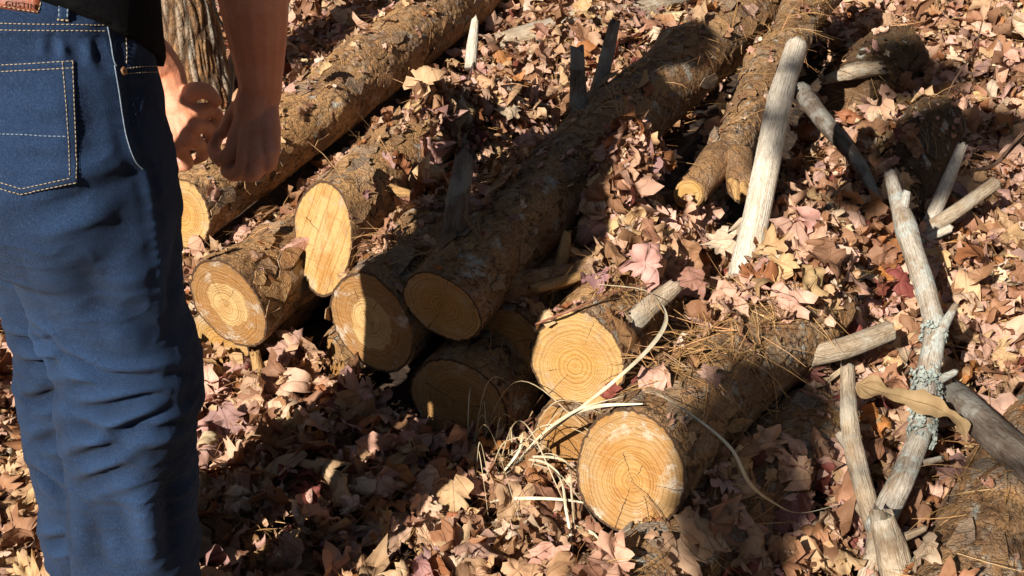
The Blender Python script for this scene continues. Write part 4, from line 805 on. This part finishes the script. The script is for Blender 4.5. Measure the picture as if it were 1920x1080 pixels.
def bare(px, py):
    for x0, y0, x1, y1, r in BARE:
        t = max(0, min(1, ((px - x0) * (x1 - x0) + (py - y0) * (y1 - y0)) / ((x1 - x0) ** 2 + (y1 - y0) ** 2)))
        if math.hypot(px - x0 - t * (x1 - x0), py - y0 - t * (y1 - y0)) < r: return True
    return False
items = []   # position, normal, yaw, scale, proto, class, colour
def rot_to(n, yaw):
    n = unit(n); a = np.cross([0, 1, 0], n); a = unit(a) if np.linalg.norm(a) > 1e-6 else np.array([1., 0, 0]); b = np.cross(n, a); c, s = math.cos(yaw), math.sin(yaw)
    return np.stack([c * a + s * b, -s * a + c * b, n], 1)
def scatter(y0, y1, dens, smin, smax, lay, crumbs=False, big=False, outer=0.0):
    ys = []
    A = 0; n = 0
    yy = np.linspace(y0, y1, 40); wd = 2 * (.36 * (yy * cP + CH * sP) + .45 + outer); A = np.trapz(wd, yy); n = int(A * dens)
    y = np.interp(RNG.random(n), np.concatenate([[0], np.cumsum((wd[1:] + wd[:-1]) / 2 * np.diff(yy))]) / A, yy); x = (RNG.random(n) * 2 - 1) * (.36 * (y * cP + CH * sP) + .45 + outer)
    if outer: k_ = (np.abs(x) > .36 * (y * cP + CH * sP) + .43) | (y < 1.17); x, y = x[k_], y[k_]; n = len(x)
    e = .02; sl = np.hypot(gh(x + e, y) - gh(x, y), gh(x, y + e) - gh(x, y)) / e; rp = 1 + np.minimum((sl * 1.6).astype(int), 4); x = np.repeat(x, rp); y = np.repeat(y, rp); n = len(x); x = x + RNG.normal(0, .02, n); y = y + RNG.normal(0, .02, n)
    g0 = gh(x, y); gxn = -(gh(x + e, y) - g0) / e; gyn = -(gh(x, y + e) - g0) / e
    for i in range(n):
        t = abs(RNG.normal(0, .62)) if not crumbs else abs(RNG.normal(0, .5)); a = RNG.uniform(0, 6.283); s = RNG.uniform(smin, smax) * (1.18 if RNG.random() < .12 else 1)
        nn_ = np.array([gxn[i] * .8 + math.cos(a) * math.tan(min(t, 1.25)), gyn[i] * .8 + math.sin(a) * math.tan(min(t, 1.25)), 1.0]); z = g0[i] + RNG.random() * lay + .25 * s * math.sin(min(t, 1.3)) + (.055 if big else 0)
        (qx, qy), = proj([x[i], y[i], z])[0]
        if math.hypot(qx - 1268, (qy - 352) * 1.1) < 62: continue
        zl, nl = ringhit(x[i], y[i])
        if zl is not None and zl > g0[i] - .02:
            (px, py), = proj([x[i], y[i], zl])[0]; pr = .035 if not crumbs else .3
            for cx, cy, a_, b_, p_ in LEAFY:
                if ((px - cx) / a_) ** 2 + ((py - cy) / b_) ** 2 < 1: pr = max(pr, p_)
            if bare(px, py): pr = .014 if not crumbs else .1
            if RNG.random() > pr:
                continue
            if nl.z < .35: continue
            z = zl + (.035 if big and pr > .5 else .004) + RNG.random() * .03 * (pr > .5) + .25 * s * math.sin(min(t, 1.0)); nn_ = np.array([nl.x, nl.y, nl.z]) + .5 * (nn_ - [0, 0, 1]); s *= .9
        k = int(RNG.choice(len(CLS), p=CW)); c = CC[k] * RNG.uniform(.72, 1.15) * np.array([1, RNG.uniform(.92, 1.06), RNG.uniform(.88, 1.1)])
        z += .004
        items.append((np.array([x[i], y[i], z]), nn_, RNG.uniform(0, 6.283), s, int(RNG.integers(60)), k, c))
scatter(1.15, 2.9, 1250, .026, .062, .075)
scatter(2.9, 4.6, 1050, .028, .056, .07)
scatter(4.6, 6.8, 600, .032, .056, .04)
scatter(1.15, 2.9, 120, .050, .068, .03, big=True)
scatter(2.9, 4.6, 110, .046, .062, .03, big=True)
scatter(.3, 6.8, 650, .030, .058, .05, outer=1.3)
NLEAF = len(items)
def build_leaf(it, hi):
    p, n, yaw, s, k, _, c = it; V, Q, T, luv = (PH if hi else PL)[k]
    return p + (V * s) @ rot_to(n, yaw).T, Q, T, luv, np.tile([c[0], c[1], c[2], 1], (len(V), 1))
# which leaves does the photograph's view show largest: cast a coarse grid of rays at outlines of all leaves
mb = MB(); own = []
OCT = [np.vstack([PL[k][0][0], PL[k][0][17:33][::2]]) for k in range(60)]; oct_t = np.array([[0, 1 + a, 1 + (a + 1) % 8] for a in range(8)])
allV = np.concatenate([it[0] + (OCT[it[4]] * it[3]) @ rot_to(it[1], it[2]).T for it in items]); allT = (oct_t[None] + 9 * np.arange(NLEAF)[:, None, None]).reshape(-1, 3)
vb = BVHTree.FromPolygons(allV.tolist(), allT.tolist())
mV, mF = LOWM.out(); man_bvh = bvh_of(mV, mF[0], mF[1])
cnt = np.zeros(NLEAF, int)
for py in range(3, 1080, 7):
    for px in range(3, 1920, 7):
        d = Vector(ray(px, py)).normalized(); l, n, i, t = vb.ray_cast(CAM, d)
        if l is None: continue
        t2 = logs_bvh.ray_cast(CAM, d)[3]
        if t2 is not None and t2 < t: continue
        if px < 560:
            t2 = man_bvh.ray_cast(CAM, d)[3]
            if t2 is not None and t2 < t: continue
        cnt[i // 8] += 1
order = np.argsort(-cnt); single = set(int(i) for i in order[:235] if cnt[i] > 3)
def zone(px, py):
    if px < 360 and py > 500: return 'on the ground left of the jeans'
    if py > 960 and px < 900: return 'at the bottom edge beside the jeans'
    if py > 780 and px < 900: return 'in front of the low orange log end'
    if py > 640 and px < 800: return 'under the log ends near the knee'
    if py > 780 and px < 1320: return 'around the dry grass tuft'
    if py > 780 and px < 1580: return 'in the hollow right of the nearest log'
    if py > 700: return 'among the branches in the lower right corner'
    if px > 1560 and py > 440: return 'on the sunny ground at the right'
    if px > 1680: return 'on the far ground at the top right'
    if px > 1450: return 'between the white pole and the dark shaded logs'
    if px > 1060 and py > 230: return 'on the heap between the two middle logs'
    if px > 900 and py < 130: return 'along the top edge around the brown branch'
    if px > 640 and py > 130: return 'in the shaded hollow left of the long log'
    return 'on the far ground behind the hands'
def szname(it, c): return 'large' if it[3] > .05 else ('medium' if it[3] > .038 else 'small')
shp = lambda k: 'lobed' if k % 20 < 15 else ('oval' if k % 20 < 19 else 'narrow')
rest = MB(); rl, rc = [], []
for i, it in enumerate(items):
    px = proj(it[0])[0][0]; hi = i in single or it[0][1] < 2.75; V, Q, T, luv, cc = build_leaf(it, hi)
    if i in single:
        lab = '%s %s %s leaf %s' % (szname(it, cnt[i]), CLS[it[5]][0], shp(it[4]), zone(*px))
        o = obj('fallen_leaf', V, [Q, T], MAT['leaf'], None, {'luv': luv, 'col': cc}); props(o, lab, 'leaf', lab.replace('leaf', 'leaves'))
    else: rest.add(V, Q, T); rl.append(luv); rc.append(cc)
V, FF = rest.out(); lit = obj('leaf_litter', V, FF, MAT['leaf'], None, {'luv': np.concatenate(rl), 'col': np.concatenate(rc)}); props(lit, 'carpet of dry fallen leaves over the forest floor', 'leaf litter', kind='stuff')
# crumbs of broken leaf and bark
items = []; scatter(1.15, 4.6, 1900, .007, .021, .085, True); rest = MB(); rl, rc = [], []
for it in items:
    V, Q, T, luv, cc = build_leaf(it, False); rest.add(V, Q, T); rl.append(luv); rc.append(cc)
V, FF = rest.out(); o = obj('leaf_crumbs', V, FF, MAT['leaf'], None, {'luv': np.concatenate(rl), 'col': np.concatenate(rc)}); props(o, 'crumbled bits of leaf and bark strewn over the litter', 'leaf litter', kind='stuff')

def hero(px, py, z, s, col, n, yaw, kind, label, curl=.6, seed=1):
    V, Q, T, luv = proto(kind, True, np.random.default_rng(seed), curl); V = P(px, py, z) + (V * s) @ rot_to(n, R(yaw)).T
    o = obj('fallen_leaf', V, [Q, T], MAT['leaf'], None, {'luv': luv, 'col': np.tile([*col, 1], (len(V), 1))}); props(o, label, 'leaf', 'noticeable fallen leaves')
PK, TN, CR, MV, DR, OR, BR_ = (.66, .43, .33), (.62, .45, .25), (.76, .60, .44), (.44, .27, .245), (.25, .065, .05), (.50, .21, .06), (.32, .17, .09)
for a in [
    (1180, 412, .31, .052, PK, (-.2, -.75, .6), 10, 'maple', 'big pale pink lobed leaf on top of the heap between the middle logs', .35, 3),
    (1165, 470, .28, .046, PK, (-.1, -.5, .8), 200, 'maple', 'pink leaf lying half under the big pale pink leaf on the heap', .4, 4),
    (683, 290, .33, .030, (.80, .72, .62), (-.3, -.5, .8), 60, 'maple', 'crumpled whitish leaf on the log with the tall slanting cut', 1.6, 5),
    (722, 308, .33, .036, MV, (-.1, -.7, .6), 120, 'maple', 'mauve leaf right beside the crumpled whitish leaf', .7, 6),
    (604, 132, .27, .040, TN, (-.5, -.6, .5), 30, 'maple', 'curled tan leaf perched on the big flaky log behind the arm', 1.3, 7),
    (424, 792, .07, .050, MV, (-.1, -.85, .35), 180, 'maple', 'hanging grey mauve leaf right beside the knee of the jeans', .35, 8),
    (632, 990, .07, .056, PK, (.05, -.35, .9), 260, 'maple', 'broad pale leaf lying flat on the ground at the bottom, left of centre', .25, 9),
    (822, 1045, .06, .046, MV, (.0, -.4, .9), 20, 'maple', 'star shaped mauve leaf at the bottom edge left of the grass tuft', .3, 10),
    (1350, 452, .27, .046, CR, (-.25, -.6, .7), 80, 'maple', 'cream lobed leaf leaning against the foot of the white pole', .5, 11),
    (1350, 560, .25, .034, PK, (-.3, -.7, .6), 150, 'oval', 'curled pink leaf just below the foot of the white pole', .9, 12),
    (1418, 548, .25, .036, PK, (-.2, -.5, .8), 300, 'oval', 'folded pink oval leaf at the upper end of the nearest log', .9, 13),
    (1290, 530, .27, .05, (.40, .21, .155), (-.2, -.5, .8), 100, 'maple', 'wide brown red leaf spread across the top of the clean ringed log', .5, 14),
    (1650, 510, .16, .036, OR, (-.4, -.5, .6), 210, 'oval', 'bright orange brown curled leaf left of the lichen branch', 1.0, 15),
    (1608, 458, .18, .034, OR, (-.3, -.6, .6), 20, 'oval', 'ochre curled leaf between the dull stick and the lichen branch', 1.0, 16),
    (1870, 565, .08, .046, CR, (.0, -.5, .85), 350, 'maple', 'cream star shaped leaf on the sunny ground at the right edge', .3, 17),
    (1836, 640, .08, .040, PK, (.1, -.6, .7), 160, 'oval', 'pale pink oblong leaf on the sunny ground right of the lichen branch', .4, 18),
    (1518, 700, .13, .044, (.36, .16, .135), (-.3, -.8, .3), 190, 'maple', 'crumpled maroon leaf hanging below the thick peeled stick', 1.0, 19),
    (988, 262, .30, .044, MV, (-.5, -.6, .5), 60, 'oval', 'dull mauve leaf leaning on the left side of the long shaded log', .5, 20),
    (1245, 300, .29, .042, PK, (-.2, -.5, .8), 240, 'maple', 'pale leaf at the far end of the heap, below the curled strip', .6, 21),
    (1482, 965, .08, .054, (.30, .14, .125), (-.1, -.6, .7), 10, 'maple', 'broad dark maroon leaf in the hollow right of the nearest log', .3, 22),
    (1880, 765, .12, .062, PK, (-.1, -.6, .75), 60, 'oval', 'long pink leaf lying above the grey branch at the right edge', .4, 23),
    (940, 1000, .07, .034, CR, (.0, -.4, .9), 90, 'oval', 'small cream leaf under the dry grass blades', .5, 24),
    (1108, 510, .31, .034, (.55, .46, .40), (-.4, -.7, .3), 170, 'maple', 'greyish crumpled leaf caught on the low stub of the long log', 1.2, 25),
    (1450, 868, .10, .030, TN, (-.2, -.6, .7), 40, 'maple', 'small tan leaf against the shaded side of the nearest log', .7, 26),
    (1330, 705, .32, .030, PK, (-.1, -.4, .9), 220, 'maple', 'small pale star shaped leaf on top of the nearest log', .6, 27),
    (1640, 790, .12, .040, OR, (-.1, -.6, .7), 130, 'maple', 'rusty curled leaf between the two tan and grey branches', .9, 28),
    (1600, 625, .14, .036, DR, (-.2, -.6, .7), 30, 'maple', 'dark red leaf behind the thick peeled stick', .5, 29),
    (1350, 1010, .04, .03, TN, (0, -.4, .9), 30, 'maple', 'tan leaf on the grey barked log at the bottom', .5, 30),
    (385, 150, .12, .034, CR, (-.2, -.6, .6), 30, 'maple', 'cream leaf at the foot of the tree trunk', .8, 31),
]: hero(*a)
# the long oak leaf and the curled strip
C = catmull([P(1606, 722, .235), P(1650, 735, .24), P(1715, 752, .255), P(1765, 770, .24), P(1800, 795, .215), P(1812, 830, .19)], 40); T_, A_, B_ = frames(C)
w = np.interp(np.linspace(0, 1, 40), [0, .1, .3, .6, .85, .93, 1], [.004, .021, .017, .015, .010, .003, .0012]); up = np.array([.0, -.55, .8]); D_ = np.cross(T_, up); D_ /= np.linalg.norm(D_, axis=1)[:, None]; U_ = np.cross(D_, T_)
wob = 1 + .38 * np.sin(np.linspace(.6, 16, 40)) + .15 * np.sin(np.linspace(0, 47, 40)); V = np.concatenate([[C[k] + D_[k] * w[k] * wob[k] * a + U_[k] * w[k] * (.35 * abs(a) + .1 * math.sin(k * .7 + a * 2)) for a in (-1, -.5, 0, .5, 1)] for k in range(40)])
lu = np.stack([np.tile([-.4, -.2, 0, .2, .4], 40), np.repeat(np.linspace(-.6, 1, 40), 5), np.full(200, .5)], 1)
props(obj('oak_leaf', V, [grid_quads(40, 5, False)], MAT['leaf'], None, {'luv': lu, 'col': np.tile([.47, .33, .17, 1], (200, 1))}), 'long narrow khaki oak leaf laid across the lichen branch', 'leaf', 'noticeable fallen leaves')
V0 = P(1313, 236, .28); th = np.linspace(-.4, 4.6, 26); V = np.concatenate([[V0 + np.array([.019 * math.cos(t), s + .002 * t, .019 * math.sin(t) + .012]) for s in (0, .008, .016)] for t in th])
props(obj('bark_curl', V, [grid_quads(26, 3, False)], MAT['leaf'], None, {'luv': np.tile([2., 2, 1], (78, 1)), 'col': np.tile([.55, .44, .31, 1], (78, 1))}), 'curled pale strip on the leaf heap, left of the forked log', 'bark strip')

# ------------------------------------------------------------------ pine needles
def needle_mat():
    m, nt, b = mat('pine needle'); link(nt, ATT(nt, 'col').outputs['Color'], b.inputs['Base Color']); b.inputs['Roughness'].default_value = .55; return m
MAT['needle'] = needle_mat()
def needles(name, label, n, samp, lift):
    VV, QQ, CO = [], [], []; k = 0
    q = np.array([[0, 1, 3, 2], [2, 3, 5, 4], [4, 5, 7, 6]])
    for _ in range(n):
        x, y = samp(); z0 = float(gh(np.array([x]), np.array([y]))[0]); zl, nl = ringhit(x, y)
        if zl is not None and zl > z0: z = zl + .005 + RNG.random() * .014; nz = nl
        else: z = z0 + RNG.random() * lift + .012; nz = Vector((0, 0, 1))
        if nz.z < .3: continue
        a = RNG.uniform(0, 6.283); col = np.array([.50, .27, .105]) * RNG.uniform(.55, 1.25) * [1, RNG.uniform(.9, 1.1), 1]
        for j in range(int(RNG.integers(2, 5))):
            L = RNG.uniform(.05, .125); d = np.array([math.cos(a + RNG.normal(0, .16)), math.sin(a + RNG.normal(0, .16)), 0]); nv = np.array(nz); d = unit(d - nv * (d @ nv) + nv * RNG.normal(.06, .16)); s = unit(np.cross(d, nv)) ; bend = RNG.normal(0, .16) * L; dr = RNG.uniform(-.01, .02)
            t = np.array([0, .33, .67, 1.0]); C = np.array([x, y, z]) + d * (t * L)[:, None] + s * (bend * t * t)[:, None] + nv * (dr * np.sin(t * 2.6))[:, None]; w = .00064 * np.array([1, 1, .9, .4]); tl = unit(s + nv * RNG.normal(0, .8))
            VV.append(np.stack([C - tl * w[:, None], C + tl * w[:, None]], 1).reshape(-1, 3)); QQ.append(q + k); k += 8; CO.append(np.tile([*col, 1], (8, 1)))
    o = obj(name, np.concatenate(VV), [np.concatenate(QQ)], MAT['needle'], None, {'col': np.concatenate(CO)}); props(o, label, 'pine needles', kind='stuff')
def s_all():
    y = 1.2 + 3.6 * RNG.random() ** 1.3; return RNG.uniform(-1, 1) * (.36 * (y * cP + CH * sP) + .15), y
SPOT = [(1350, 690, .3, 110, 60), (1390, 640, .3, 90, 60), (1430, 600, .27, 90, 50), (1280, 650, .3, 60, 50), (1430, 110, .3, 60, 90), (1200, 230, .36, 90, 60), (1300, 370, .27, 50, 40), (700, 250, .25, 90, 50), (1180, 560, .3, 60, 30), (470, 1030, .03, 90, 40), (1620, 600, .15, 90, 60), (1500, 520, .2, 60, 40), (760, 690, .03, 60, 20), (1570, 140, .2, 60, 30)]
def s_spot():
    a = SPOT[int(RNG.integers(len(SPOT)))]; p = P(a[0] + RNG.normal() * a[3] * .6, a[1] + RNG.normal() * a[4] * .6, a[2]); return p[0], p[1]
def s_all2():
    while True:
        x, y = s_all(); zl, nl = ringhit(x, y)
        if zl is None or RNG.random() < .3: return x, y
needles('pine_needles', 'fallen pine needles scattered over leaves and logs', 3800, s_all2, .05)
needles('pine_needle_mat', 'rusty pine needles caught in drifts on the log tops', 330, s_spot, .06)

# ------------------------------------------------------------------ the wood around the clearing
MAT['foliage'] = simple('dark pine foliage', (.035, .05, .02), (.06, .075, .03), 3, .8, 0)
def clump(mb, c, r, n, g, size):
    d = g.normal(size=(n, 3)); d /= np.linalg.norm(d, axis=1)[:, None]; p = c + d * (r * g.random((n, 1)) ** .45)
    for q in p:
        a = unit(g.normal(size=3)); b = unit(np.cross(a, g.normal(size=3))); s = size * g.uniform(.6, 1.3)
        mb.add(np.array([q - a * s, q + b * s * .4, q + a * s, q - b * s * .4]), [[0, 1, 2, 3]])
def pine(x, y, h, r, seed, label, start=.16, dens=26):
    g = np.random.default_rng(seed); z0 = float(gh(np.array([x]), np.array([y]))[0]) - .05; t = thing('pine_tree', [x, y, z0], label, 'tree', 'pines standing round the clearing')
    V, Q, T = tube([[x, y, z0], [x + .1, y, z0 + h * .5], [x, y + .05, z0 + h]], [.17, .11, .02], 60, 14, .15, seed); hh = np.full(len(V), .5); obj('trunk', V, [Q, T], MAT['bark_trunk'], t, {'bk': np.stack([hh, 0 * hh, 0 * hh], 1), 'lc': LC[0], 'pl': np.stack([hh, hh, hh * 2], 1)})
    mb = MB(); lm = MB(); zz_ = h * start
    while zz_ < h * .97:
        for k in range(5):
            a = g.uniform(0, 6.283); L = r * (1 - zz_ / h) ** .6 * g.uniform(.6, 1.05); e = np.array([x + math.cos(a) * L, y + math.sin(a) * L, z0 + zz_ - .12 * L]); c0 = np.array([x, y, z0 + zz_])
            lm.add(*tube([c0, (c0 + e) / 2 + [0, 0, .06], e], [.03, .02, .006], 8, 5, 0, k)[:3])
            for f in (.45, .75, 1.0): clump(mb, c0 + (e - c0) * f, .16 * r, dens, g, .1 * r)
        zz_ += h * .062
    V, FF = mb.out(); obj('crown', V, FF, MAT['foliage'], t, smooth=False)
    V, FF = lm.out(); obj('boughs', V, FF, MAT['grey'], t)
C0 = np.array([.2, 2.8])
for k, (azd, dist, h_, r_) in enumerate([(0, 12, 15, 2.6), (28, 11, 14, 2.6), (55, 9.5, 15, 2.6), (82, 8.5, 14, 2.5), (108, 8.5, 15, 2.6), (133, 8.5, 14, 2.5), (158, 8.5, 13, 2.4), (-26, 11, 14, 2.6), (-52, 9.5, 15, 2.6), (-78, 8.5, 14, 2.6), (-101, 8.5, 14, 2.3)]):
    pine(C0[0] + dist * math.sin(R(azd)), C0[1] + dist * math.cos(R(azd)), h_, r_, 100 + k, 'tall dark pine with a dense crown, standing around the clearing beyond the picture')
for k, (x_, y_, h_, r_) in enumerate([(3.6, 4.6, 12, 4.2), (-3.4, 6.0, 12, 4.4), (1.2, 9.0, 13, 4.6), (4.6, 1.2, 11, 3.6)]):  # added out of view so their crowns cut the overhead sky light
    pine(x_, y_, h_, r_, 200 + k, 'added unseen pine with a broad high crown blocking the overhead sky', .55, 60)
for k, azd in enumerate((182, 197, 212, 227, 242)):  # added low, under the sun's path, to cut sky light from behind
    pine(C0[0] + 10.5 * math.sin(R(azd)), C0[1] + 10.5 * math.cos(R(azd)), 5.2, 2.2, 300 + k, 'added unseen low pine behind the camera, blocking low sky', .05, 30)

# unseen pine added to shade the dark logs at the right and the front hollow
def shade_pine():
    u = np.array([-math.sin(R(31)) * math.cos(R(35)), -math.cos(R(31)) * math.cos(R(35)), math.sin(R(35))]); g = np.random.default_rng(5)
    tg = [(P(1700, 110, .2), .10), (P(1735, 265, .16), .10), (P(1775, 340, .1), .09), (P(1690, 370, .1), .10), (P(1890, 265, .03), .10),
          (P(1440, 900, .1), .045), (P(1450, 850, .12), .06), (P(1475, 930, .04), .06), (P(1420, 990, .04), .055), (P(1400, 1060, .1), .035), (P(1500, 770, .12), .05)]
    x, y = -1.2, -2.0; z0 = float(gh(np.array([x]), np.array([y]))[0]) - .05; t = thing('pine_tree', [x, y, z0], 'added unseen pine behind the camera, its foliage placed to shade chosen spots', 'tree')
    V, Q, T = tube([[x, y, z0], [x, y, 4], [x, y, 9]], [.10, .085, .05], 60, 12, .12, 3); hh = np.full(len(V), .5); obj('trunk', V, [Q, T], MAT['bark_trunk'], t, {'bk': np.stack([hh, 0 * hh, 0 * hh], 1), 'lc': LC[0], 'pl': np.stack([hh, hh, hh * 2], 1)})
    mb = MB(); lm = MB(); hub = np.array([x, y, 5.2])
    for q, r in tg:
        k = ((np.array([x, y, 0]) - q) @ unit([u[0], u[1], 0])) / math.hypot(u[0], u[1]); c = q + u * k
        for _ in range(3): clump(mb, c + g.normal(size=3) * r * .3, r, 70, g, .045)
        hub = np.array([x, y, c[2] + .2]); lm.add(*tube([hub, (hub + c) / 2 + [0, 0, .08], c], [.012, .008, .004], 14, 6, .1, 3)[:3])
    for _ in range(40): clump(mb, np.array([x, y, g.uniform(7.2, 9.2)]) + g.normal(size=3) * .25, .3, 20, g, .12)
    V, FF = mb.out(); obj('crown', V, FF, MAT['foliage'], t, smooth=False); V, FF = lm.out(); obj('boughs', V, FF, MAT['grey'], t)
shade_pine()

# ------------------------------------------------------------------ light, sky, camera
AZ, EL = R(31), R(35)
d = Vector((math.sin(AZ) * math.cos(EL), math.cos(AZ) * math.cos(EL), -math.sin(EL)))
sun = bpy.data.lights.new('sun', 'SUN'); sun.energy = 5.0; sun.angle = R(.5); sun.color = (1, .93, .82)
so = bpy.data.objects.new('sun', sun); COL.objects.link(so); so.rotation_euler = d.to_track_quat('-Z', 'Y').to_euler(); so.location = (-3, -5, 6)
w = bpy.data.worlds.new('World'); SC.world = w; w.use_nodes = True; nt = w.node_tree; bg = nt.nodes['Background']
sky = nt.nodes.new('ShaderNodeTexSky'); sky.sky_type = 'NISHITA'; sky.sun_disc = False; sky.sun_elevation = EL; sky.sun_rotation = R(211)
nt.links.new(sky.outputs[0], bg.inputs[0]); bg.inputs[1].default_value = .05
cam = bpy.data.cameras.new('camera'); cam.lens = 50; cam.sensor_width = 36; cam.clip_end = 300; cam.clip_start = .05
co = bpy.data.objects.new('camera', cam); COL.objects.link(co); co.location = (0, 0, CH); co.rotation_euler = (R(90) - PIT, 0, 0); SC.camera = co
SC.view_settings.view_transform = 'Standard'; SC.view_settings.look = 'None'; SC.view_settings.exposure = .54; SC.view_settings.gamma = 1

SC.cycles.diffuse_bounces = 1; SC.cycles.max_bounces = 6
